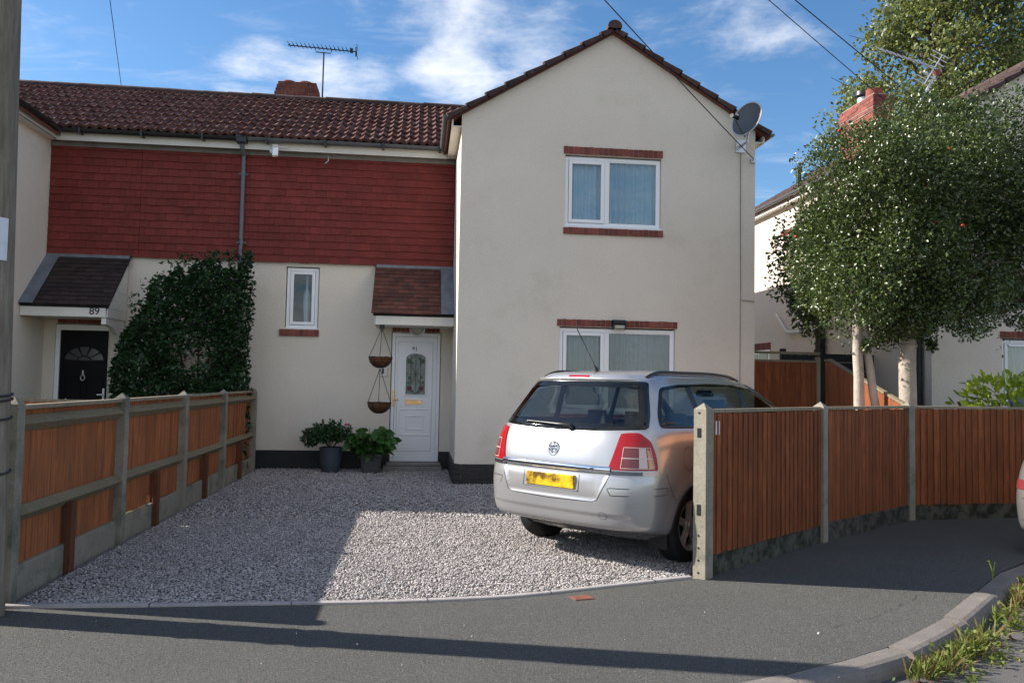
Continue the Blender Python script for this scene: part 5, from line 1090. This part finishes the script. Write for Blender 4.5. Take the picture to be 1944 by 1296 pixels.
def build_car(root, paint, zs=1.0, low_light=False):
    T = np.array([  # z, rear y, front y, half width
        (.20, -.42, 3.30, .80), (.26, -.56, 3.42, .845), (.30, -.72, 3.50, .86), (.335, -.825, 3.55, .868), (.37, -.85, 3.565, .874), (.45, -.865, 3.58, .885), (.60, -.870, 3.585, .895), (.70, -.862, 3.57, .898), (.78, -.845, 3.53, .895), (.86, -.835, 3.44, .890),
        (.95, -.815, 3.24, .880), (1.02, -.795, 3.0, .868), (1.10, -.760, 2.78, .848), (1.14, -.735, 2.70, .835), (1.25, -.665, 2.46, .790), (1.36, -.590, 2.22, .745), (1.46, -.525, 1.98, .702), (1.52, -.485, 1.80, .668), (1.565, -.455, 1.58, .630),
        (1.590, -.425, 1.34, .580), (1.607, -.30, 1.10, .50), (1.622, -.05, .85, .38), (1.630, .12, .66, .24), (1.633, .22, .50, .10)])
    zq = np.concatenate([np.linspace(.20, 1.50, 92), np.linspace(1.512, 1.59, 12), np.linspace(1.594, 1.633, 14)]); tabs = [pchip(T[:, 0], T[:, k], zq) for k in (1, 2, 3)]
    N1, N2, N3 = 74, 60, 40; rings = []
    for z, yr, yf, w in zip(zq, *tabs):
        L = yf-yr; Dr, Df = min(.62, L*.42), min(1.0, L*.45); n = 3.7 if z < 1.55 else 3.0; a = np.linspace(0, math.pi/2, 1500)
        def quarter(D, n): return w*np.sin(a)**(2/n), -D*np.cos(a)**(2/n)
        def res(x, y, k): s = np.concatenate([[0], np.cumsum(np.hypot(np.diff(x), np.diff(y)))]); q = np.linspace(0, s[-1], k); return np.interp(q, s, x), np.interp(q, s, y)
        xr, yy = res(*quarter(Dr, n), N1); xf, yv = res(*quarter(Df, 2.9), N3)
        X = np.concatenate([xr, np.full(N2-2, w), xf[::-1]]); Y = np.concatenate([yr+Dr+yy, np.linspace(yr+Dr, yf-Df, N2)[1:-1], yf-Df-yv[::-1]])
        rings.append(np.stack([np.concatenate([X, -X[::-1][1:-1]]), np.concatenate([Y, Y[::-1][1:-1]]), np.full(2*len(X)-2, z)], 1))
    V = np.array(rings); K = V.shape[1]; x, y, z = V[..., 0], V[..., 1], V[..., 2]
    ss = lambda a, b, v: (lambda t: t*t*(3-2*t))(np.clip((v-a)/(b-a), 0, 1))
    rear = (y < -.35)
    half = .475+(z-.56)*.48                                    # tailgate recess between the bumper shoulders
    y = y+rear*(.009*ss(0, .020, half-np.abs(x))*ss(.548, .568, z)*(1-ss(.775, .80, z)))
    y = y+rear*(.016*(1-ss(.435, .455, z))*(1-ss(.70, .80, np.abs(x))))
    y = y-rear*(.022*ss(1.528, 1.545, z)*(1-ss(1.575, 1.6, z)))  # spoiler lip
    side = (np.abs(x) > .80)                                    # shoulder and flared arches
    for yc in (0.0, 2.70):
        rr = np.hypot(y-yc, (z-.31)); x = x+np.sign(x)*.016*side*(1-ss(.37, .47, rr))
    x = x-np.sign(x)*.010*ss(.2, .5, y)*(1-ss(2.1, 2.4, y))*ss(.45, .6, z)*(1-ss(.8, .95, z))*(np.abs(x) > .6)
    V = np.stack([x, y, z*zs], 2); pts = V.reshape(-1, 3); F = []
    for i in range(len(V)-1):
        for j in range(K): F.append((i*K+j, i*K+(j+1) % K, (i+1)*K+(j+1) % K, (i+1)*K+j))
    F.append(tuple((len(V)-1)*K+j for j in range(K)))
    bvh = BVHTree.FromPolygons([Vector(p) for p in pts], F)
    def drape(axis, uv, off):
        """axis: 'rear','front','right','left','rlight','llight' -> point and normal on the shell"""
        u, v = uv; v = v*zs
        if axis == 'rear': o, d = Vector((u, -3, v)), Vector((0, 1, 0))
        elif axis == 'front': o, d = Vector((u, 6, v)), Vector((0, -1, 0))
        elif axis in ('right', 'left'): s = 1 if axis == 'right' else -1; o, d = Vector((3*s, u, v)), Vector((-s, 0, 0))
        elif axis == 'top': o, d = Vector((uv[0], uv[1], 4)), Vector((0, 0, -1))
        else: s = 1 if axis == 'rlight' else -1; o = Vector((s*.8*u, .6*u, v))-Vector((-.6*s, .8, 0))*3; d = Vector((-.6*s, .8, 0))
        h, nr, i, q = bvh.ray_cast(o, d)
        if h is None: h, nr, i, q = bvh.find_nearest(o+d*2.2)
        if nr.dot(d) > 0: nr = -nr
        return h+nr*off
    def patch(axis, poly, off, nu=22, nv=16, skirt=.012):
        vs_ = [p[1] for p in poly]; v0, v1 = min(vs_), max(vs_); rows = []
        for k in range(nv+1):
            v = v0+(v1-v0)*(.5-.5*math.cos(math.pi*k/nv)); v = min(max(v, v0+1e-5), v1-1e-5); xs_ = []
            for a, b in zip(poly, poly[1:]+poly[:1]):
                if (a[1] > v) != (b[1] > v): xs_.append(a[0]+(b[0]-a[0])*(v-a[1])/(b[1]-a[1]))
            xs_.sort(); rows.append([(xs_[0]+(xs_[-1]-xs_[0])*i/nu, v) for i in range(nu+1)])
        G = [[drape(axis, p, off) for p in r] for r in rows]; B = [[drape(axis, p, off-skirt) for p in r] for r in rows]
        flip = axis in ('left', 'front', 'llight'); mb = MB(); mb.grid(G, flip=flip)
        if skirt:
            for g, b in ((G[0], B[0]), (G[-1], B[-1]), ([r[0] for r in G], [r[0] for r in B]), ([r[-1] for r in G], [r[-1] for r in B])): mb.grid([g, b])
        return mb
    def dense(P, d=.03):
        Q = []
        for a, b in zip(P, P[1:]+P[:1]):
            k = max(1, int(math.hypot(b[0]-a[0], b[1]-a[1])/d)); Q += [(a[0]+(b[0]-a[0])*i/k, a[1]+(b[1]-a[1])*i/k) for i in range(k)]
        return Q
    def ring(axis, outer, inset, off):
        outer = dense(outer)
        cx_ = sum(p[0] for p in outer)/len(outer); cy_ = sum(p[1] for p in outer)/len(outer); inn = []
        n = len(outer)
        for i in range(n):
            a, b, c = [Vector(outer[(i+k) % n]) for k in (-1, 0, 1)]; e = (c-a).normalized(); nn = Vector((-e.y, e.x)); 
            if nn.dot(Vector((cx_, cy_))-b) < 0: nn = -nn
            inn.append(tuple(b+nn*inset))
        mb = MB(); rows = [[drape(axis, (o_[0]*(1-t)+i_[0]*t, o_[1]*(1-t)+i_[1]*t), off-.012*(t < 0)) for o_, i_ in zip(outer+outer[:1], inn+inn[:1])] for t in (-.02, 0, .5, 1)]
        mb.grid(rows); return mb, inn
    def line(axis, pl, w=.006, off=.0012, closed=False):
        P = []; pl = pl+pl[:1] if closed else pl
        for a, b in zip(pl, pl[1:]):
            k = max(1, int(math.hypot(b[0]-a[0], b[1]-a[1])/.02)); P += [(a[0]+(b[0]-a[0])*i/k, a[1]+(b[1]-a[1])*i/k) for i in range(k)]
        P.append(pl[-1]); mb = MB(); L_, R_ = [], []
        for i, p in enumerate(P):
            a, b = Vector(P[max(i-1, 0)]), Vector(P[min(i+1, len(P)-1)]); e = (b-a).normalized(); nn = Vector((-e.y, e.x))*w/2; L_.append(drape(axis, (p[0]+nn.x, p[1]+nn.y), off)); R_.append(drape(axis, (p[0]-nn.x, p[1]-nn.y), off))
        mb.grid([L_, R_]); return mb
    RG = cut_corner([(-.775, 1.135), (-.35, 1.112), (0, 1.106), (.35, 1.112), (.775, 1.135), (.735, 1.25), (.612, 1.522), (0, 1.530), (-.612, 1.522), (-.735, 1.25)], .03)
    SG = cut_corner([(-.44, 1.145), (-.40, 1.25), (-.24, 1.475), (.05, 1.505), (.55, 1.518), (1.1, 1.508), (1.55, 1.455), (1.95, 1.32), (2.30, 1.13), (2.25, 1.05), (1.2, 1.09), (.2, 1.128)], .05)
    WG = cut_corner([(-.80, 1.09), (.80, 1.09), (.62, 1.52), (-.62, 1.52)], .06)
    def inside(p, poly):
        c = False
        for (x1, y1), (x2, y2) in zip(poly, poly[1:]+poly[:1]):
            if (y1 > p[1]) != (y2 > p[1]) and p[0] < (x2-x1)*(p[1]-y1)/(y2-y1)+x1: c = not c
        return c
    rings_ = {}
    for ax_, pl, ins in (('rear', RG, .055), ('right', SG, .028), ('left', SG, .028), ('front', WG, .04)): rings_[ax_] = ring(ax_, pl, ins, .004)
    mid = {ax_: ring(ax_, pl, ins, 0)[1] for ax_, pl, ins in (('rear', RG, .025), ('right', SG, .014), ('left', SG, .014), ('front', WG, .02))}
    keep = []
    for f in F[:-1]:
        c = (pts[f[0]]+pts[f[1]]+pts[f[2]]+pts[f[3]])/4; n = np.cross(pts[f[1]]-pts[f[0]], pts[f[3]]-pts[f[0]]); n = n/(np.linalg.norm(n)+1e-9); cz = c[2]/zs; drop = False
        if cz > 1.0:
            if c[1] < -.3 and abs(n[1]) > .5 and inside((c[0], cz), mid['rear']): drop = True
            elif abs(c[0]) > .55 and abs(n[0]) > .6 and inside((c[1], cz), mid['right']): drop = True
            elif c[1] > .6 and abs(n[0]) < .75 and inside((c[0], cz), mid['front']): drop = True
        elif abs(c[0]) > .55:
            for yc in (0.0, 2.70):
                if math.hypot(c[1]-yc, c[2]-.31) < .352: drop = True
        if not drop: keep.append(f)
    keep.append(F[-1])
    mb = MB().add(pts, keep); body = obj('body', mb, paint, root, smooth='full', local=True)
    # arch lips and wells
    for yc in (0.0, 2.70):
        for s in (1, -1):
            lip = MB(); P = []
            for a in np.linspace(-.35, math.pi+.35, 40):
                p = drape('right' if s > 0 else 'left', (yc+.356*math.cos(a), max(.215, .31+.356*math.sin(a))/zs), .002); P.append(p)
            lip.tube(P, .011, 8); obj('arch_lip', lip, paint, body, smooth=60, local=True)
            wl_b = MB(); wl_b.grid([[(s*xx, yc+.36*math.cos(a), .31+.36*math.sin(a)) for a in np.linspace(-.02, math.pi+.02, 24)] for xx in (.45, .868)]); wl_b.add([(s*.45, yc+.36*math.cos(a), .31+.36*math.sin(a)) for a in np.linspace(-.02, math.pi+.02, 24)], [tuple(range(24))])
            obj('wheel_well', wl_b, 'underseal', body, local=True)
    u = MB(); u.box(-.45, .45, -.42, -.37, .25, .30); u.box(-.56, .56, -.37, 3.2, .25, .30); u.box(-.80, .80, .37, 2.3, .22, .28); u.box(-.6, .6, 3.2, 3.35, .25, .3); obj('underside', u, 'underseal', body, local=True)
    # glass
    for nm, ax_, gm in (('rear_window', 'rear', 'carglass'), ('windscreen', 'front', 'carglass')):
        rg = obj(nm, rings_[ax_][0], 'frit', root, smooth='full', local=True); obj('pane', patch(ax_, rings_[ax_][1], .002, 26, 18, 0), gm, rg, smooth='full', local=True)
    for ax_ in ('right', 'left'):
        rg = obj('side_window', rings_[ax_][0], 'frit', root, smooth='full', local=True); inn = rings_[ax_][1]
        def clip(lo, hi, slope):       # part of the inner outline between two leaning pillars
            P = inn
            for s_, c_ in ((1, lo), (-1, hi)):
                Q = []; g = lambda p: s_*(p[0]-(c_+slope*(p[1]-1.13)))
                for a, b in zip(P, P[1:]+P[:1]):
                    ga, gb = g(a), g(b)
                    if ga >= 0: Q.append(a)
                    if ga*gb < 0: t_ = ga/(ga-gb); Q.append((a[0]+(b[0]-a[0])*t_, a[1]+(b[1]-a[1])*t_))
                P = Q
            return P
        for lo, hi in ((-1, .20), (.27, 1.14), (1.21, 3)): obj('pane', patch(ax_, clip(lo, hi, -.16), .002, 16, 14, 0), 'carglass_dark', rg, smooth='full', local=True)
        for a, b in ((.19, .28), (1.13, 1.22)):
            z0_, z1_ = 1.10, 1.505; obj('pillar', patch(ax_, [(a-.16*(z0_-1.13), z0_), (b-.16*(z0_-1.13), z0_), (b-.16*(z1_-1.13), z1_), (a-.16*(z1_-1.13), z1_)], .0035, 3, 10, 0), 'black', rg, smooth='full', local=True)
    # tail lights, wrapped round the corners
    for ax_ in ('rlight', 'llight'):
        dz = -.20 if low_light else 0; sh = lambda P: [(a, b+dz) for a, b in P]
        lt = obj('tail_light', patch(ax_, cut_corner(sh([(.02, .955), (.06, 1.05), (.215, 1.055), (.30, 1.03), (.34, .955)] if low_light else [(-.034, .812), (.070, 1.10), (.215, 1.105), (.305, 1.04), (.345, .93), (.362, .812)]), .022), .010, 24, 18, .014), 'lamp_pink' if low_light else 'lamp_red', root, smooth=50, local=True)
        if low_light: continue
        obj('clear_lens', patch(ax_, sh([(.208, .832), (.208, .985), (.262, .985), (.276, .832)]), .0125, 6, 8, .003), 'lamp_clear', lt, local=True)
        obj('amber_lens', patch(ax_, sh([(.285, .832), (.270, .98), (.292, .97), (.322, .832)]), .0125, 4, 8, .003), 'lamp_amber', lt, local=True)
        obj('pale_lens', patch(ax_, sh([(.068, .832), (.093, .985), (.200, .985), (.200, .832)]), .0125, 8, 8, .003), 'lamp_pink', lt, local=True)
        for P_ in ([(.065, .828), (.091, .989), (.294, .989), (.327, .828)],):
            obj('lens_edge', line(ax_, sh(P_), .005, .0145, closed=True), 'lamp_clear', lt, local=True)
        obj('divider', patch(ax_, sh([(.07, .902), (.072, .909), (.312, .909), (.313, .902)]), .0145, 12, 2, .004), 'lamp_clear', lt, local=True)
        obj('lower_strip', patch(ax_, sh([(-.045, .772), (-.038, .802), (.235, .802), (.235, .772)]), .009, 16, 3, .01), 'lamp_smoke', lt, local=True)
        obj('lower_strip', patch(ax_, sh([(.239, .772), (.239, .802), (.362, .802), (.366, .772)]), .009, 10, 3, .01), 'lamp_clear', lt, local=True)
    obj('brake_light', patch('rear', cut_corner([(-.11, 1.552), (.11, 1.552), (.115, 1.572), (-.115, 1.572)], .006), .004, 16, 4, .006), 'lamp_red', root, local=True)
    # tailgate trim
    cs = MB(); cs.grid([[drape('rear', (-.588+1.176*i/60, .808), 0)+Vector((0, -.016*math.cos(a)-.002, .026*math.sin(a))) for i in range(61)] for a in np.linspace(-1.5, 1.5, 9)]); obj('chrome_strip', cs, 'chrome', root, smooth=50, local=True)
    if not low_light:
        for x_ in (0,):
            c = drape('rear', (0, .945), .004); bd = MB(); tilt = Vector((0, -1, .12)).normalized(); ex, ez = Vector((1, 0, 0)), Vector((0, .12, 1)).normalized()
            bd.tube([c+ex*math.cos(a)*.052+ez*math.sin(a)*.058 for a in np.linspace(0, 2*math.pi, 33)[:-1]], .006, 8, closed=True)
            bd.tube([c+ex*math.cos(a)*.030+ez*math.sin(a)*.036-Vector((0, .002, 0)) for a in np.linspace(.6, 4.6, 12)], .006, 6)
            for a_, b_ in (((-.05, .0), (.03, .004)), ((-.03, .022), (.035, .028)), ((-.02, -.02), (.04, -.026)), ((.0, .03), (-.02, -.03)), ((.02, .0), (.036, -.04))): bd.tube([c+ex*a_[0]+ez*a_[1]-Vector((0, .003, 0)), c+ex*b_[0]+ez*b_[1]-Vector((0, .003, 0))], .0055, 6)
            obj('emblem', bd, 'chrome', root, smooth=50, local=True)
        c = drape('rear', (-.44, .81), .014); tx = text_mb('ZAFIRA', .034, Matrix(((1, 0, 0, c.x), (0, 0, -1, c.y-.001), (0, 1, 0, c.z), (0, 0, 0, 1))), .001, 0, 1.15)
        tx.v = [(v[0], drape('rear', (v[0], v[2]), .014)[1], v[2]) for v in tx.v]; obj('lettering', tx, 'gutter_grey', root, local=True)
    py = min(drape('rear', (a, b), 0).y for a in (-.26, 0, .26) for b in (.64, .73)); pb = MB(); pb.box(-.262, .262, py-.012, py+.02, .628, .742); obj('number_plate', pb, 'plate', root, bevel=.006, local=True)
    pb = MB(); pb.box(-.29, .29, py-.004, py+.03, .615, .627); obj('plate_mount', pb, paint, root, local=True)
    wp = MB(); a, b = drape('rear', (.14, 1.128), .03), drape('rear', (-.36, 1.150), .022); wp.tube([drape('rear', (.14, 1.112), .004), a, a.lerp(b, .3), b], [.024, .022, .014, .009], 8); wp.tube([drape('rear', (.14-.52*k/12, 1.140+.012*k/12), .012) for k in range(13)], .008, 6); obj('wiper', wp, 'black', root, smooth=50, local=True)
    # shut lines
    for ax_, pl, cl in (('rear', [(-.585, .785), (-.555, .70), (-.485, .562), (-.44, .546), (0, .538), (.44, .546), (.485, .562), (.555, .70), (.585, .785)], False),
                        ('rear', [(-.645, 1.10), (-.60, .95), (-.585, .83)], False), ('rear', [(.645, 1.10), (.60, .95), (.585, .83)], False),
                        ('rear', [(-.30, .615), (-.30, .75)], False), ('rear', [(.30, .615), (.30, .75)], False),
                        ('rear', [(.60, .61), (.57, .66), (.60, .668), (.74, .668)], False), ('rear', [(.60, .61), (.74, .612)], False), ('rear', [(-.60, .61), (-.57, .66), (-.60, .668), (-.74, .668)], False)):
        obj('shut_line', line(ax_, pl), 'black', body, local=True)
    for ax_ in ('right', 'left'):
        for pl, cl in (([(-.455, .775), (-.40, .66), (-.33, .555)], False), ([(.30, .66), (.28, .9), (.255, 1.12)], False), ([(1.10, .30), (1.14, .9), (1.11, 1.09)], False), ([(.5, .30), (1.9, .30), (2.12, .5), (2.2, .9), (1.98, 1.05)], False),
                       ([(-.10+.088*math.cos(a), .885+.095*math.sin(a)) for a in np.linspace(0, 6.283, 25)[:-1]], True), ([(-.60, .668), (-.45, .668), (-.43, .64), (-.46, .612), (-.6, .612)], False)):
            obj('shut_line', line(ax_, pl, .005, closed=cl), 'black', body, local=True)
    l = line('rear', [(.53+.035*math.cos(a), .44+.03*math.sin(a)) for a in np.linspace(0, 6.283, 17)[:-1]], .003, closed=True); obj('shut_line', l, 'black', body, local=True)
    # bumper sills, mud flaps, handles, rails, aerial, mirrors
    for s in (1, -1):
        mf = MB(); mf.box(*sorted((s*.66, s*.84)), -.365, -.352, .15, .34); s > 0 and obj('mud_flap', mf, 'rubber', root, local=True, bevel=.005)
        rl = MB(); ys = np.linspace(-.27, 1.40, 28); P = []
        for k, yv in enumerate(ys):
            e = min(1, min(k, 27-k)/3); p = drape('top', (s*(.575-.02*abs(yv-.3)), yv), 0); P.append(p+Vector((0, 0, .002+.016*e)))
        rl.tube(P, .015, 8); obj('roof_rail', rl, 'black', root, smooth=60, local=True)
        hd = MB()
        for yh in (.48, 1.30):
            a = drape('right' if s > 0 else 'left', (yh, .93), .0); hd.tube([a+Vector((s*.0, -.09, 0)), a+Vector((s*.035, -.07, 0)), a+Vector((s*.035, .07, 0)), a+Vector((0, .09, 0))], .012, 8)
        obj('door_handle', hd, paint, root, smooth=50, local=True)
        mr = MB(); mr.lathe([(0, 0), (.075, .01), (.09, .05), (.08, .10), (.04, .13), (0, .135)], (s*.98, 2.10, 1.06*zs), 14, (0, 1, 0)); mr.tube([(s*.86, 2.19, 1.02*zs), (s*.94, 2.16, 1.04*zs)], .022, 8); obj('wing_mirror', mr, paint, root, smooth=60, local=True)
        hl = patch('front', cut_corner([(s*.50, .62), (s*.82, .68), (s*.84, .84), (s*.55, .80)], .04), .006, 10, 8, .01); obj('headlight', hl, 'lens_pale', root, smooth=50, local=True)
    if not low_light:
        b0_ = drape('top', (0, -.22), 0); an = MB(); an.tube([b0_-Vector((0, 0, .003)), b0_+Vector((0, -.01, .025)), b0_+Vector((0, -.04, .05))], [.022, .016, .008], 8); an.tube([b0_+Vector((0, -.03, .045)), b0_+Vector((0, -.30, .37))], .0045, 6); obj('roof_aerial', an, 'black', root, smooth=50, local=True)
    # cabin
    se = MB()
    def pad(x0, x1, y0, y1, z0, z1, lean=0): se.add([(x0, y0, z0), (x1, y0, z0), (x1, y1, z0), (x0, y1, z0), (x0+.02, y0+lean, z1), (x1-.02, y0+lean, z1), (x1-.02, y1+lean-.03, z1), (x0+.02, y1+lean-.03, z1)], [(0, 3, 2, 1), (4, 5, 6, 7), (0, 1, 5, 4), (1, 2, 6, 5), (2, 3, 7, 6), (3, 0, 4, 7)])
    for x0 in (-.66, -.21, .24): pad(x0, x0+.42, .52, .68, .45, 1.02*zs, -.10); pad(x0+.09, x0+.33, .40, .48, 1.05*zs, 1.24*zs, -.03)
    for x0 in (-.62, .14): pad(x0, x0+.48, 1.42, 1.58, .45, 1.10*zs, -.14); pad(x0+.11, x0+.37, 1.23, 1.32, 1.14*zs, 1.36*zs, -.03)
    pad(-.74, .74, 2.0, 2.5, .60, 1.0*zs); pad(-.74, .74, -.55, .5, .48, .62); pad(-.11, .11, 1.72, 1.75, 1.38*zs, 1.45*zs)
    obj('seats', se, 'seat', root, bevel=.03, seg=2, local=True); se = MB(); se.box(-.72, .72, -.60, 2.6, .44, .47); obj('cabin_floor', se, 'underseal', root, local=True)
    # wheels
    def wheel(xc, yc, s):
        wb = MB(); ax_ = (s, 0, 0); c = (xc, yc, .315); wb.lathe([(0, .0), (.14, .0), (.14, .02), (0, .02)], c, 24, ax_); wb.lathe([(.20, -.09), (.20, .045)], c, 28, ax_); w_ = obj('wheel', wb, 'disc', root, smooth=40, local=True)
        ty = MB().lathe([(.205, -.095), (.245, -.102), (.290, -.098), (.308, -.08), (.315, -.05), (.316, 0), (.315, .05), (.308, .08), (.290, .098), (.245, .102), (.212, .095), (.206, .085)], c, 48, ax_)
        for k in (-.05, -.017, .017, .05): ty.lathe([(.3165, k-.004), (.3165, k+.004)], c, 48, ax_)
        obj('tyre', ty, 'rubber', w_, smooth=40, local=True)
        rm = MB(); rm.lathe([(.212, .088), (.216, .094), (.208, .096), (.196, .090), (.188, .06), (.186, .0)], c, 48, ax_)
        A = Vector(ax_)
        for k in range(5):
            a = 2*math.pi*k/5+.3; rd = Vector((0, math.cos(a), math.sin(a))); tg = A.cross(rd)
            rows = []
            for rr, hw, h in ((.03, .034, .072), (.07, .030, .078), (.12, .027, .080), (.165, .034, .082), (.20, .044, .086)):
                b_ = Vector(c)+rd*rr; rows.append([b_+tg*hw*q+A*(h-d_) for q, d_ in ((-1.0, .030), (-.95, .004), (-.3, .0), (-.12, .007), (.12, .007), (.3, 0), (.95, .004), (1.0, .030))])
            rm.grid(rows)
        rm.lathe([(0, .088), (.028, .088), (.032, .082), (.06, .078), (.062, .06)], c, 24, ax_); obj('rim', rm, 'alloy', w_, smooth=45, local=True)
    for yc in (0.0, 2.70):
        for s in (1, -1): wheel(s*.765, yc, s)
CAR = (1.775, 7.44, 0)
car = thing('parked_car', 'silver people carrier seen from behind, parked on the gravel with a yellow number plate', 'car', CAR, rad(-49.1))
build_car(car, 'paint')
car2 = thing('parked_car', 'grey car at the right edge by the kerb, only its tail light corner showing', 'car', (6.62, 6.75, -.09), rad(-64))
build_car(car2, 'paint_grey', .90, True)
print('objects', len(bpy.data.objects))
